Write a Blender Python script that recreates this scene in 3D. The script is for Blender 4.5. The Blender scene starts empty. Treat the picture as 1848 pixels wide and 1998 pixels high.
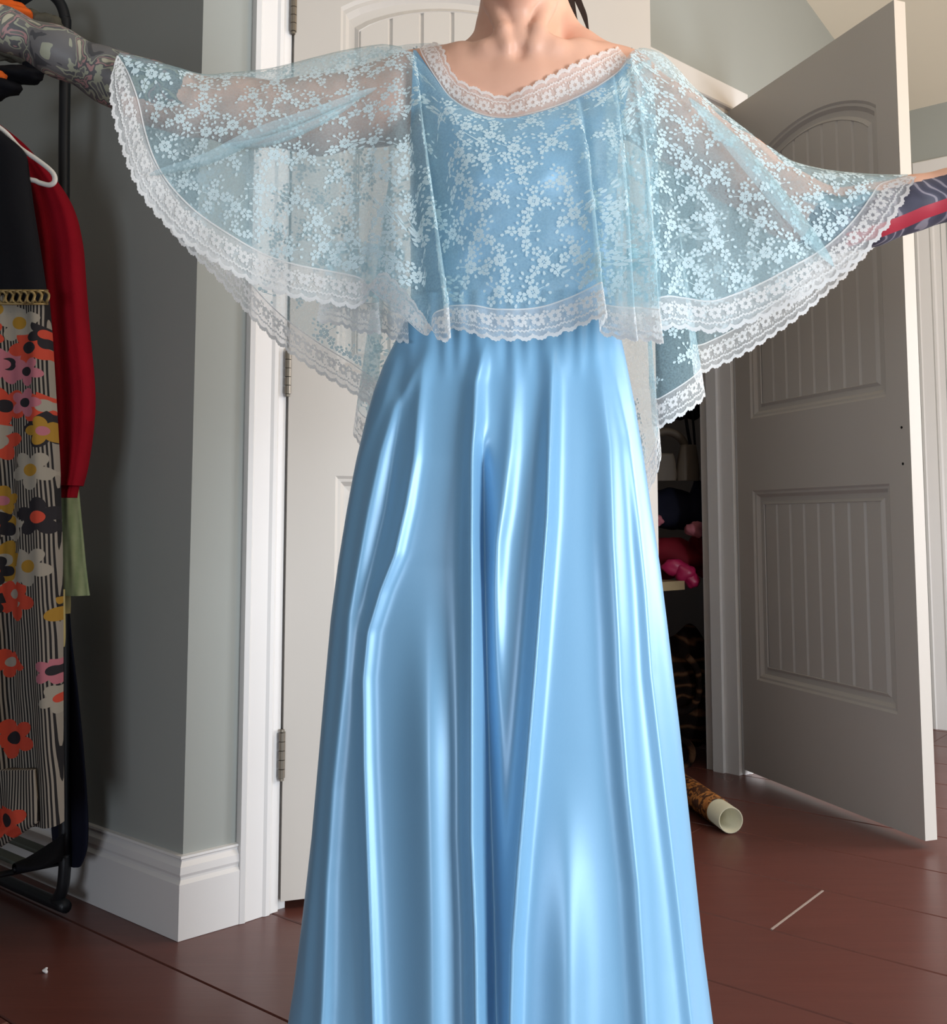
import bpy, bmesh, math, random
import numpy as np
from mathutils import Vector

random.seed(7)
rng = np.random.default_rng(7)
scene = bpy.context.scene
COL = scene.collection

# ------------------------------------------------------------------ camera, world, lights
CH = 0.77                       # camera height (m)
PITCH = math.radians(5.03)
FPX, YPP = 2000.0, 844.0        # focal length in pixels and principal row of the 1848 x 1998 frame
cam_d = bpy.data.cameras.new('camera')
cam_d.sensor_fit = 'VERTICAL'
cam_d.sensor_height = 36.0
cam_d.lens = FPX * 36.0 / 1998.0
cam_d.shift_y = -(999.0 - YPP) / 1998.0
cam_d.clip_start = 0.02
cam = bpy.data.objects.new('camera', cam_d)
cam.location = (0, 0, CH)
cam.rotation_euler = (math.radians(90) + PITCH, 0, 0)
COL.objects.link(cam)
scene.camera = cam

scene.view_settings.view_transform = 'Standard'
scene.view_settings.look = 'None'
scene.view_settings.gamma = 1.0
scene.view_settings.exposure = 0.12
scene.view_settings.use_curve_mapping = False
scene.cycles.transparent_max_bounces = 24

world = bpy.data.worlds.new('world')
scene.world = world
world.use_nodes = True
bg = world.node_tree.nodes['Background']
bg.inputs[0].default_value = (0.78, 0.78, 0.78, 1)
bg.inputs[1].default_value = 0.12


def area(name, loc, target, size, power, color, shape='RECTANGLE', size_y=None):
    d = bpy.data.lights.new(name, 'AREA')
    d.shape = shape
    d.size = size
    if size_y: d.size_y = size_y
    d.energy = power
    d.color = color
    o = bpy.data.objects.new(name, d)
    o.location = loc
    o.rotation_euler = (Vector(target) - Vector(loc)).to_track_quat('-Z', 'Y').to_euler()
    COL.objects.link(o)
    return o


# window behind and to the right of the camera, window in the right-hand wall, ceiling lamp
area('window_light_front', (2.60, -0.65, 0.90), (0.0, 1.7, 0.85), 1.1, 112, (0.86, 0.93, 1.0), size_y=1.6)
area('window_light_side', (2.60, 2.35, 1.10), (0.2, 1.15, 0.2), 0.9, 36, (0.90, 0.93, 1.0), size_y=1.2)
area('window_light_low', (-0.95, -1.9, 0.50), (0.2, 2.0, 0.40), 0.9, 27, (0.80, 0.88, 1.0), size_y=0.8)
area('ceiling_lamp_light', (2.15, 1.35, 2.28), (0.7, 2.6, 2.0), 0.6, 13, (1.0, 0.68, 0.34), size_y=0.6)


# ------------------------------------------------------------------ helpers
def P(px, py, Y):
    """world point seen at pixel (px, py) at distance Y in front of the camera"""
    px = np.asarray(px, float); py = np.asarray(py, float); Y = np.asarray(Y, float)
    a = (px - 924) / FPX; b = -(py - YPP) / FPX
    yw = math.cos(PITCH) - math.sin(PITCH) * b
    zw = math.sin(PITCH) + math.cos(PITCH) * b
    k = Y / yw
    return np.stack(np.broadcast_arrays(a * k, Y + 0 * k, CH + zw * k), -1)


def proj(p):
    x, y, z = p[..., 0], p[..., 1], p[..., 2] - CH
    fw = math.cos(PITCH) * y + math.sin(PITCH) * z
    up = -math.sin(PITCH) * y + math.cos(PITCH) * z
    return 924 + FPX * x / fw, YPP - FPX * up / fw


ORIG = {}


def tag(o, label=None, cat=None, group=None, kind=None):
    if label: o['label'] = label
    if cat: o['category'] = cat
    if group: o['group'] = group
    if kind: o['kind'] = kind
    return o


def root(name, loc, label=None, cat=None, group=None, kind=None):
    o = bpy.data.objects.new(name, None)
    o.empty_display_size = 0.05
    o.location = loc
    COL.objects.link(o)
    ORIG[o] = np.array(loc, float)
    return tag(o, label, cat, group, kind)


def mk(name, verts, faces, mat, parent=None, smooth=False, attrs=None):
    """one mesh object; verts are world coordinates"""
    v = np.asarray(verts, float).reshape(-1, 3)
    org = np.zeros(3)
    if parent is not None:
        org = ORIG[parent]
    elif parent is None:
        org = np.array([(v[:, 0].min() + v[:, 0].max()) / 2, (v[:, 1].min() + v[:, 1].max()) / 2, v[:, 2].min()])
    v = v - org
    me = bpy.data.meshes.new(name)
    me.from_pydata(v.tolist(), [], [list(map(int, f)) for f in faces])
    if isinstance(mat, (list, tuple)):
        for m_ in mat: me.materials.append(m_)
    elif mat is not None:
        me.materials.append(mat)
    if smooth:
        me.polygons.foreach_set('use_smooth', [True] * len(me.polygons))
    if attrs:
        for k, arr in attrs.items():
            a = me.attributes.new(k, 'FLOAT', 'POINT')
            a.data.foreach_set('value', np.asarray(arr, np.float32))
    me.update()
    o = bpy.data.objects.new(name, me)
    if parent is not None:
        o.parent = parent
    else:
        o.location = org
    COL.objects.link(o)
    ORIG[o] = org
    return o


class MB:
    def __init__(s): s.v = []; s.f = []

    def add(s, v, f):
        n = len(s.v)
        s.v += [tuple(map(float, q)) for q in v]
        s.f += [[i + n for i in q] for q in f]

    def prism(s, poly, off):
        """poly: list of 3-D points, off: extrusion vector"""
        n = len(poly)
        a = [np.array(q, float) for q in poly]
        off = np.array(off, float)
        b = [q + off for q in a]
        fs = [list(range(n))[::-1], list(range(n, 2 * n))]
        fs += [[i, (i + 1) % n, n + (i + 1) % n, n + i] for i in range(n)]
        s.add(a + b, fs)

    def frame_box(s, o, ex, ey, ez, x0, x1, y0, y1, z0, z1, bev=0.0):
        """box in frame (o; ex, ey, ez); bev chamfers the edges of the +y face"""
        o, ex, ey, ez = [np.array(q, float) for q in (o, ex, ey, ez)]
        T = lambda x, y, z: o + ex * x + ey * y + ez * z
        if bev:
            v = [T(x0, y0, z0), T(x1, y0, z0), T(x1, y0, z1), T(x0, y0, z1),
                 T(x0, y1 - bev, z0), T(x1, y1 - bev, z0), T(x1, y1 - bev, z1), T(x0, y1 - bev, z1),
                 T(x0 + bev, y1, z0 + bev), T(x1 - bev, y1, z0 + bev), T(x1 - bev, y1, z1 - bev), T(x0 + bev, y1, z1 - bev)]
            f = [[3, 2, 1, 0]]
            for i in range(4):
                j = (i + 1) % 4
                f += [[i, j, j + 4, i + 4], [i + 4, j + 4, j + 8, i + 8]]
            f += [[8, 9, 10, 11]]
        else:
            v = [T(x0, y0, z0), T(x1, y0, z0), T(x1, y1, z0), T(x0, y1, z0), T(x0, y0, z1), T(x1, y0, z1), T(x1, y1, z1), T(x0, y1, z1)]
            f = [[3, 2, 1, 0], [4, 5, 6, 7], [0, 1, 5, 4], [1, 2, 6, 5], [2, 3, 7, 6], [3, 0, 4, 7]]
        s.add(v, f)

    def tube(s, pts, r, n=10, cap=True, closed=False):
        pts = [np.array(q, float) for q in pts]
        m = len(pts)
        rs = [r] * m if np.isscalar(r) else list(r)
        rings = []
        prev = None
        for i in range(m):
            if closed:
                t = pts[(i + 1) % m] - pts[i - 1]
            else:
                t = pts[min(i + 1, m - 1)] - pts[max(i - 1, 0)]
            t = t / (np.linalg.norm(t) + 1e-12)
            if prev is None:
                u = np.cross(t, [0, 0, 1.0])
                if np.linalg.norm(u) < .1: u = np.cross(t, [1.0, 0, 0])
            else:
                u = prev - t * (prev @ t)
            u /= np.linalg.norm(u); prev = u
            w = np.cross(t, u)
            rings.append([pts[i] + rs[i] * (math.cos(2 * math.pi * k / n) * u + math.sin(2 * math.pi * k / n) * w) for k in range(n)])
        v = [q for rg in rings for q in rg]
        f = []
        for i in range(m if closed else m - 1):
            j = (i + 1) % m
            for k in range(n):
                l = (k + 1) % n
                f.append([i * n + k, i * n + l, j * n + l, j * n + k])
        if cap and not closed:
            f.append(list(range(n))[::-1]); f.append(list(range((m - 1) * n, m * n)))
        s.add(v, f)

    def blob(s, c, r, seed=0, bump=0.25, nu=24, nv=14):
        g = np.random.default_rng(seed)
        ph = g.uniform(0, 6.28, 12)
        v = []
        for j in range(nv + 1):
            th = math.pi * j / nv
            for i in range(nu):
                a = 2 * math.pi * i / nu
                d = np.array([math.sin(th) * math.cos(a), math.sin(th) * math.sin(a), math.cos(th)])
                w = 1 + bump * (math.sin(3 * d[0] + ph[0]) * math.sin(4 * d[2] + ph[1]) + .5 * math.sin(7 * d[0] + 5 * d[2] + ph[2]) * math.sin(6 * d[1] + ph[3]))
                v.append(np.array(c) + np.array(r) * d * w)
        f = []
        for j in range(nv):
            for i in range(nu):
                k = (i + 1) % nu
                f.append([j * nu + i, (j + 1) * nu + i, (j + 1) * nu + k, j * nu + k])
        s.add(v, f)

    def build(s, name, mat, parent=None, smooth=False):
        return mk(name, s.v, s.f, mat, parent, smooth)


def smooth_path(pts, n=8):
    """Catmull-Rom through the points"""
    p = np.array(pts, float)
    q = np.vstack([2 * p[0] - p[1], p, 2 * p[-1] - p[-2]])
    out = []
    for i in range(len(p) - 1):
        a, b, c, d = q[i], q[i + 1], q[i + 2], q[i + 3]
        for k in range(n):
            t = k / n
            out.append(.5 * ((2 * b) + (-a + c) * t + (2 * a - 5 * b + 4 * c - d) * t * t + (-a + 3 * b - 3 * c + d) * t ** 3))
    out.append(p[-1])
    return np.array(out)


def grid_faces(nu, nv, wrap=False):
    f = []
    for i in range(nu if wrap else nu - 1):
        j = (i + 1) % nu
        for k in range(nv - 1):
            f.append((i * nv + k, j * nv + k, j * nv + k + 1, i * nv + k + 1))
    return f


# ------------------------------------------------------------------ materials
class NT:
    def __init__(s, name):
        s.m = bpy.data.materials.new(name)
        s.m.use_nodes = True
        s.t = s.m.node_tree
        s.b = s.t.nodes['Principled BSDF']
        s.out = s.t.nodes['Material Output']

    def n(s, typ, **kw):
        q = s.t.nodes.new(typ)
        for k, v in kw.items():
            setattr(q, k, v)
        return q

    def l(s, a, b): s.t.links.new(a, b)

    def math(s, op, a, b=None, c=None):
        q = s.n('ShaderNodeMath', operation=op)
        for i, x in enumerate((a, b, c)):
            if x is None: continue
            if hasattr(x, 'is_linked'): s.l(x, q.inputs[i])
            else: q.inputs[i].default_value = x
        return q.outputs[0]

    def mix(s, fac, a, b):
        q = s.n('ShaderNodeMix', data_type='RGBA')
        for i, x in ((0, fac), (6, a), (7, b)):
            if hasattr(x, 'is_linked'): s.l(x, q.inputs[i])
            else: q.inputs[i].default_value = x if i == 0 else (*x[:3], 1)
        return q.outputs[2]

    def coord(s, which='Object', scale=None):
        tc = s.n('ShaderNodeTexCoord')
        o = tc.outputs[which]
        if scale:
            mp = s.n('ShaderNodeMapping')
            mp.inputs['Scale'].default_value = scale
            s.l(o, mp.inputs[0]); o = mp.outputs[0]
        return o

    def noise(s, vec, scale, detail=3, rough=.5, dist=0):
        q = s.n('ShaderNodeTexNoise')
        q.inputs['Scale'].default_value = scale
        q.inputs['Detail'].default_value = detail
        q.inputs['Roughness'].default_value = rough
        q.inputs['Distortion'].default_value = dist
        s.l(vec, q.inputs['Vector'])
        return q.outputs[0]

    def ramp(s, fac, stops, interp='LINEAR'):
        q = s.n('ShaderNodeValToRGB')
        cr = q.color_ramp
        cr.interpolation = interp
        while len(cr.elements) < len(stops): cr.elements.new(0.5)
        for e, (p_, c) in zip(cr.elements, stops):
            e.position = p_; e.color = (*c, 1)
        s.l(fac, q.inputs[0])
        return q.outputs[0]

    def bump(s, h, strength=.2, dist=.002):
        q = s.n('ShaderNodeBump')
        q.inputs['Strength'].default_value = strength
        q.inputs['Distance'].default_value = dist
        s.l(h, q.inputs['Height'])
        s.l(q.outputs[0], s.b.inputs['Normal'])

    def set(s, color=None, rough=None, spec=None, metal=None, **kw):
        if color is not None:
            if hasattr(color, 'is_linked'): s.l(color, s.b.inputs['Base Color'])
            else: s.b.inputs['Base Color'].default_value = (*color[:3], 1)
        if rough is not None: s.b.inputs['Roughness'].default_value = rough
        if spec is not None: s.b.inputs['Specular IOR Level'].default_value = spec
        if metal is not None: s.b.inputs['Metallic'].default_value = metal
        for k, v in kw.items():
            s.b.inputs[k.replace('_', ' ')].default_value = v
        return s


def srgb(r, g, b):
    f = lambda c: (c / 255 / 12.92) if c <= 10 else ((c / 255 + .055) / 1.055) ** 2.4
    return (f(r), f(g), f(b))


def simple(name, color, rough=.6, spec=.3, var=.06, scale=6.0, bump=0.0, bscale=300, metal=0):
    t = NT(name)
    c = t.coord()
    nz = t.noise(c, scale)
    dark = tuple(x * (1 - var) for x in color); lite = tuple(min(1, x * (1 + var)) for x in color)
    t.set(t.mix(nz, dark, lite), rough, spec, metal)
    if bump:
        t.bump(t.noise(c, bscale, 2), bump, .001)
    return t.m


M_wall = simple('grey_blue_wall_paint', (0.35, 0.365, 0.34), .75, .2, .03, 3, .05, 250)
M_trim = simple('white_trim_paint', (0.74, 0.72, 0.70), .38, .4, .02, 5)
M_door = simple('off_white_door_paint', (0.54, 0.50, 0.45), .42, .35, .02, 4, .03, 90)
M_ceil = simple('cream_ceiling_paint', (0.80, 0.72, 0.58), .8, .2, .02, 2)
M_closet = simple('closet_shade_paint', (0.20, 0.185, 0.175), .8, .2, .04, 2)  # off-white paint made darker: the closet's shade is put into the colour
M_hinge = simple('brushed_brass_hinge', (0.22, 0.19, 0.15), .4, .5, .08, 30, metal=.7)
M_black = simple('black_powder_coated_steel', (0.009, 0.010, 0.012), .45, .4, .1, 8)
M_darkcloth = simple('black_cloth', (0.004, 0.0045, 0.007), .85, .2, .2, 20, .2, 400)
M_navy = simple('navy_cloth', (0.006, 0.007, 0.018), .85, .2, .25, 12, .2, 400)
M_red = simple('red_knit', (0.22, 0.004, 0.012), .9, .1, .18, 14, .5, 500)
M_green = None
M_white_plastic = simple('white_plastic', (0.72, 0.70, 0.66), .35, .4, .02, 8)
M_cream = simple('cream_tube_card', (0.46, 0.42, 0.30), .75, .2, .08, 30, .3, 300)


def mat_floor():
    t = NT('red_brown_painted_boards')
    c = t.coord()
    mp = t.n('ShaderNodeMapping'); mp.inputs['Rotation'].default_value = (0, 0, math.radians(39))
    mp.inputs['Scale'].default_value = (2.2, 26, 26)
    t.l(c, mp.inputs[0])
    g = t.noise(mp.outputs[0], 1.6, 5, .6, .4)
    b = t.noise(c, 3.0, 4, .6)
    col = t.mix(g, (0.100, 0.029, 0.020), (0.155, 0.047, 0.034))
    col = t.mix(t.math('MULTIPLY', b, .5), col, (0.095, 0.040, 0.034))
    sc = t.noise(mp.outputs[0], 9, 6, .75, .2)
    scr = t.ramp(sc, [(0, (0, 0, 0)), (.70, (0, 0, 0)), (.80, (1, 1, 1))])
    col = t.mix(t.math('MULTIPLY', scr, .25), col, (.18, .11, .09))
    t.set(col, .33, .45)
    rr = t.math('MULTIPLY_ADD', b, .18, .22)
    t.l(rr, t.b.inputs['Roughness'])
    t.bump(g, .12, .002)
    return t.m


def mat_satin():
    t = NT('sky_blue_satin')
    c = t.coord('Object', (900, 900, 260))
    w = t.noise(c, 1.0, 2)
    t.set(t.mix(w, (0.200, 0.425, 0.640), (0.215, 0.448, 0.665)), .385, .70)
    t.b.inputs['Metallic'].default_value = 0.10
    t.b.inputs['Sheen Weight'].default_value = 0.15
    t.b.inputs['Sheen Roughness'].default_value = 0.4
    t.b.inputs['Sheen Tint'].default_value = (0.7, 0.88, 1, 1)
    return t.m


def mat_sheer(name, color, cover, scale):
    """a fine net: threads with open holes between them"""
    t = NT(name)
    dif = t.n('ShaderNodeBsdfDiffuse'); tr = t.n('ShaderNodeBsdfTranslucent'); tp = t.n('ShaderNodeBsdfTransparent')
    dif.inputs[0].default_value = (*color, 1); tr.inputs[0].default_value = (*color, 1)
    m1 = t.n('ShaderNodeMixShader'); m1.inputs[0].default_value = .35
    t.l(dif.outputs[0], m1.inputs[1]); t.l(tr.outputs[0], m1.inputs[2])
    nz = t.noise(t.coord(), scale, 2)
    fac = t.math('MULTIPLY_ADD', nz, .36, cover - .18)
    m2 = t.n('ShaderNodeMixShader')
    t.l(fac, m2.inputs[0]); t.l(tp.outputs[0], m2.inputs[1]); t.l(m1.outputs[0], m2.inputs[2])
    t.l(m2.outputs[0], t.out.inputs[0])
    return t.m


def mat_thread(name, color, trans=.3):
    t = NT(name)
    dif = t.n('ShaderNodeBsdfDiffuse'); tr = t.n('ShaderNodeBsdfTranslucent')
    nz = t.noise(t.coord(), 500, 2)
    col = t.mix(nz, tuple(x * .93 for x in color), tuple(min(1, x * 1.05) for x in color))
    t.l(col, dif.inputs[0]); t.l(col, tr.inputs[0])
    m1 = t.n('ShaderNodeMixShader'); m1.inputs[0].default_value = trans
    t.l(dif.outputs[0], m1.inputs[1]); t.l(tr.outputs[0], m1.inputs[2])
    t.l(m1.outputs[0], t.out.inputs[0])
    return t.m


def mat_skin():
    t = NT('skin_with_tattoos')
    c = t.coord()
    b = t.noise(c, 22, 4, .6)
    skin = t.mix(b, (0.68, 0.360, 0.245), (0.78, 0.450, 0.315))
    aL = t.n('ShaderNodeAttribute', attribute_name='tattoo_grey').outputs['Fac']
    aR = t.n('ShaderNodeAttribute', attribute_name='tattoo_slate').outputs['Fac']
    aRed = t.n('ShaderNodeAttribute', attribute_name='tattoo_red').outputs['Fac']
    n1 = t.noise(c, 21, 2.5, .5, 1.5)
    ink = t.ramp(n1, [(0, (.055, .054, .056)), (.36, (.115, .108, .105)), (.455, (.26, .26, .19)), (.50, (.085, .083, .085)),
                      (.545, (.30, .17, .16)), (.585, (.12, .115, .10)), (.64, (.36, .33, .24))], 'CONSTANT')
    n2 = t.noise(c, 40, 2, .5, .8)
    mL = t.math('GREATER_THAN', t.math('ADD', aL, t.math('MULTIPLY', t.math('SUBTRACT', n2, .5), 1.2)), .5)
    col = t.mix(mL, skin, ink)
    wv = t.n('ShaderNodeTexWave', wave_type='BANDS', bands_direction='DIAGONAL')
    wv.inputs['Scale'].default_value = 30; wv.inputs['Distortion'].default_value = 14; wv.inputs['Detail'].default_value = 1.5
    wv.inputs['Detail Scale'].default_value = .7
    t.l(c, wv.inputs['Vector'])
    lines = t.ramp(wv.outputs[1], [(0, (.055, .052, .075)), (.84, (.075, .07, .10)), (.95, (.26, .23, .26))])
    mR = t.math('GREATER_THAN', t.math('ADD', aR, t.math('MULTIPLY', t.math('SUBTRACT', n2, .5), .9)), .5)
    col = t.mix(mR, col, lines)
    mD = t.math('GREATER_THAN', aRed, .5)
    col = t.mix(mD, col, (.42, .035, .055))
    t.set(col, .48, .35)
    t.b.inputs['Subsurface Weight'].default_value = .06
    t.b.inputs['Subsurface Radius'].default_value = (.012, .005, .003)
    t.bump(t.noise(c, 260, 2), .08, .0006)
    return t.m


def mat_floral():
    """black and cream pin-stripes under big flat flowers in orange, pink, cream, charcoal and mustard"""
    t = NT('mod_floral_stripe_print')
    c = t.coord()
    sp = t.n('ShaderNodeSeparateXYZ'); t.l(c, sp.inputs[0])
    x, z = sp.outputs[0], sp.outputs[2]
    wob = t.noise(c, 7, 2)
    xx = t.math('ADD', t.math('ADD', x, t.math('MULTIPLY', z, .085)), t.math('MULTIPLY', wob, .006))
    st = t.math('GREATER_THAN', t.math('SINE', t.math('MULTIPLY', xx, 1330)), .0)
    base = t.mix(st, (.010, .009, .010), (.23, .205, .17))
    col = base
    for k, (sc, off, rad) in enumerate(((13.5, 0.0, .034), (13.5, 3.37, .033), (17.0, 7.7, .025))):
        cb = t.n('ShaderNodeCombineXYZ')
        t.l(t.math('ADD', x, off), cb.inputs[0]); t.l(t.math('ADD', z, off * .61), cb.inputs[1])
        vo = t.n('ShaderNodeTexVoronoi', voronoi_dimensions='2D', feature='F1')
        vo.inputs['Scale'].default_value = sc; vo.inputs['Randomness'].default_value = .8
        t.l(cb.outputs[0], vo.inputs['Vector'])
        ctr = vo.outputs['Position']
        df = t.n('ShaderNodeVectorMath', operation='SUBTRACT')
        t.l(cb.outputs[0], df.inputs[0]); t.l(ctr, df.inputs[1])
        s2 = t.n('ShaderNodeSeparateXYZ'); t.l(df.outputs[0], s2.inputs[0])
        ln = t.n('ShaderNodeVectorMath', operation='LENGTH'); t.l(df.outputs[0], ln.inputs[0])
        r = ln.outputs['Value']
        an = t.math('ARCTAN2', s2.outputs[1], s2.outputs[0])
        sc3 = t.n('ShaderNodeSeparateColor'); t.l(vo.outputs['Color'], sc3.inputs[0])
        pet = t.math('MULTIPLY_ADD', t.math('ABSOLUTE', t.math('SINE', t.math('MULTIPLY_ADD', an, 2.5, t.math('MULTIPLY', sc3.outputs[2], 6)))), .48, .60)
        R = t.math('MULTIPLY', pet, rad)
        on = t.math('MULTIPLY', t.math('LESS_THAN', r, R), t.math('GREATER_THAN', sc3.outputs[1], .56))
        pal = [(0, (.42, .050, .026)), (.24, (.36, .12, .15)), (.40, (.27, .245, .20)), (.60, (.016, .014, .017)), (.82, (.29, .16, .02))]
        c1 = t.ramp(sc3.outputs[0], pal, 'CONSTANT')
        c2 = t.ramp(t.math('FRACT', t.math('ADD', sc3.outputs[0], .45)), pal, 'CONSTANT')
        fl = t.mix(t.math('LESS_THAN', r, rad * .34), c1, c2)
        col = t.mix(on, col, fl)
    t.set(col, .8, .2)
    t.bump(t.noise(c, 400, 2), .1, .0008)
    return t.m


def mat_green():
    t = NT('pale_green_ribbed_cloth')
    c = t.coord()
    sp = t.n('ShaderNodeSeparateXYZ'); t.l(c, sp.inputs[0])
    s = t.math('SINE', t.math('MULTIPLY', sp.outputs[0], 420))
    nz = t.noise(c, 60, 3)
    f = t.math('MULTIPLY_ADD', s, .25, nz)
    t.set(t.mix(f, (.26, .36, .20), (.44, .53, .33)), .85, .1)
    t.bump(s, .3, .001)
    return t.m


def mat_striped_fur():
    t = NT('brown_striped_fur')
    c = t.coord()
    wv = t.n('ShaderNodeTexWave', wave_type='RINGS')
    wv.inputs['Scale'].default_value = 7; wv.inputs['Distortion'].default_value = 9; wv.inputs['Detail'].default_value = 2
    t.l(c, wv.inputs['Vector'])
    t.set(t.ramp(wv.outputs[1], [(0, (.008, .005, .004)), (.72, (.012, .007, .005)), (.90, (.055, .024, .012)), (1, (.08, .04, .02))]), .95, .05)
    t.bump(t.noise(c, 180, 3), .8, .004)
    return t.m


def mat_wrap():
    t = NT('amber_patterned_wrap')
    c = t.coord()
    n1 = t.noise(c, 45, 3, .6, 1.0)
    t.set(t.ramp(n1, [(0, (.02, .008, .004)), (.48, (.05, .016, .006)), (.56, (.34, .13, .03)), (.7, (.22, .07, .02))]), .5, .3)
    return t.m


M_floor = mat_floor()
M_satin = mat_satin()
M_net = mat_sheer('pale_blue_net', (0.58, 0.80, 0.86), .38, 420)
M_trimnet = mat_sheer('white_trim_net', (0.90, 0.92, 0.91), .48, 420)
M_flower = mat_thread('pale_blue_lace_thread', (0.80, 0.93, 0.95), .4)
M_white_thread = mat_thread('white_lace_thread', (0.96, 0.96, 0.94), .5)
M_skin = mat_skin()
M_floral = mat_floral()
M_green = mat_green()
M_fur = mat_striped_fur()
M_wrap = mat_wrap()
M_greyfur = simple('grey_brown_fur', (.10, .095, .075), .95, .05, .5, 40, 1.0, 160)
M_orange = simple('orange_knit', (.75, .13, .02), .85, .1, .12, 30, .4, 400)
M_yellow = simple('pale_yellow_cloth', (.45, .38, .17), .85, .1, .08, 20)
M_pink = simple('hot_pink_satin', (.38, .012, .075), .4, .5, .1, 20)
M_darkred = simple('dark_red_cloth', (.14, .004, .012), .75, .2, .25, 16)
M_mauve = simple('mauve_cloth', (.40, .13, .16), .8, .2, .1, 16)
M_beige = simple('beige_leather', (.085, .066, .048), .6, .3, .1, 12)
M_wood = simple('raw_pine', (.30, .22, .12), .6, .3, .12, 14)
M_gold = simple('antique_gold_trim', (.28, .20, .08), .45, .5, .2, 60, metal=.5)
M_hair = simple('dark_brown_hair', (.022, .013, .009), .45, .4, .3, 60)
M_slat = simple('grey_green_slat', (.10, .11, .09), .6, .3, .1, 8)
M_lint = simple('white_lint', (.8, .8, .8), .9, .1, .05, 60)
M_putty = simple('pale_joint_filler', (.34, .26, .22), .8, .1, .1, 60)
M_dark = simple('dark_hole', (.01, .01, .01), .9, .1, .1, 60)
# ------------------------------------------------------------------ room shell
C0 = np.array([-0.545, 1.965]); A2 = np.array([.7417, .6707]); N2 = np.array([.6707, -.7417])
B2 = np.array([-.775, .632]); NB2 = np.array([-.632, -.775])
CC2 = np.array([.776, -.630]); NC2 = np.array([-.630, -.776])
MIT = np.linalg.solve(np.array([N2, NB2]), np.array([1.0, 1.0]))
WC = C0 - .016 * MIT
v3 = lambda p, z=0.0: np.array([p[0], p[1], z])
a3, n3, b3, nb3, c3, nc3 = [v3(q) for q in (A2, N2, B2, NB2, CC2, NC2)]
ZUP = np.array([0, 0, 1.0])
ZC, SL, TC = 2.40, .42, 2.99           # sloped ceiling: height at the right wall, slope, position of the right wall
ZF = 2.80
TF = TC - (ZF - ZC) / SL
O1a, O1b, O2a, O2b, OH = .205, 1.075, 1.140, 1.848, 2.105
WT = .115


def wall_poly(m, pts, o, ex, back, th=WT):
    m.prism([o + ex * t + ZUP * z for t, z in pts], back * th)


m = MB(); o = v3(WC)
wall_poly(m, [(0, 0), (O1a, 0), (O1a, ZF), (0, ZF)], o, a3, -n3)
wall_poly(m, [(O1a, OH), (O1b, OH), (O1b, ZF), (O1a, ZF)], o, a3, -n3)
wall_poly(m, [(O1b, 0), (O2a, 0), (O2a, ZF), (O1b, ZF)], o, a3, -n3)
wall_poly(m, [(O2a, OH), (O2b, OH), (O2b, ZF), (O2a, ZF)], o, a3, -n3)
wall_poly(m, [(O2b, 0), (TC, 0), (TC, ZC), (TF, ZF), (O2b, ZF)], o, a3, -n3)
tag(m.build('wall_back', M_wall), 'grey-blue painted wall with the two white doorways behind the woman', 'wall', kind='structure')
m = MB()
wall_poly(m, [(0, 0), (2.6, 0), (2.6, ZF), (0, ZF)], v3(WC), b3, -nb3, .10)
tag(m.build('wall_left', M_wall), 'shaded grey-blue wall behind the clothes rack', 'wall', kind='structure')
cC = WC + A2 * TC
m = MB()
wall_poly(m, [(-.2, 0), (3.4, 0), (3.4, ZC + .0), (-.2, ZC)], v3(cC), c3, -nc3, .10)
tag(m.build('wall_right', M_wall), 'low grey-blue knee wall behind the open door', 'wall', kind='structure')
# ceiling: flat part and the slope that comes down to the right-hand wall
cf = WC + A2 * TF
m = MB()
q = [v3(cf - .25 * CC2, ZF), v3(cf + 4.4 * CC2, ZF), (3.2, -3.0, ZF), (-3.4, -3.0, ZF), (-3.4, 4.2, ZF)]
m.prism(q, (0, 0, .05))
m.prism([v3(cf - .25 * CC2, ZF), v3(cC - .25 * CC2, ZC), v3(cC + 4.4 * CC2, ZC), v3(cf + 4.4 * CC2, ZF)][::-1], (0, 0, .05))
tag(m.build('ceiling', M_ceil), 'cream ceiling that slopes down to the right wall', 'ceiling', kind='structure')

# floor of wide painted boards, each board a piece
fl = root('floor', (0, 2, -.03), 'red-brown painted floor of wide boards', 'floor', kind='structure')
m = MB(); m.frame_box((0, 2, 0), (1, 0, 0), (0, 1, 0), ZUP, -4.5, 4.5, -4.2, 3.6, -.05, -.022)
m.build('subfloor', M_dark, fl)
PW = .2725
g = np.random.default_rng(3)
for k in range(-9, 16):
    x0 = 1.107 + PW * k
    if k == 3: cuts = [-2.6, .84, 3.0, 5.2]
    elif k == 0: cuts = [-3.4, -.9, 2.9, 5.2]
    else:
        c_ = -3.6 + g.uniform(0, 1.5); cuts = [c_]
        while cuts[-1] < 4.6: cuts.append(cuts[-1] + g.uniform(1.9, 3.1))
    for c_, d_ in zip(cuts[:-1], cuts[1:]):
        m = MB()
        m.frame_box((0, 0, 0), b3, ZUP, -nb3, c_ + .0008, d_ - .0008, -.022, g.uniform(-.0006, 0), x0 + .0010, x0 + PW - .0010, bev=.0022)
        m.build('plank', M_floor, fl)
m = MB(); m.frame_box((0, 0, 0), b3, ZUP, -nb3, .8385, .8425, -.004, .0004, 1.107 + 3 * PW + .003, 1.107 + 4 * PW - .004)
m.build('joint_filler', M_putty, fl)

# baseboards
PROF = [(0, 0), (.016, 0), (.016, .100), (.0105, .107), (.0105, .111), (.0135, .117), (.012, .130), (.0065, .139), (.0065, .142), (.010, .145), (.009, .149), (0, .150)]


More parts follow.
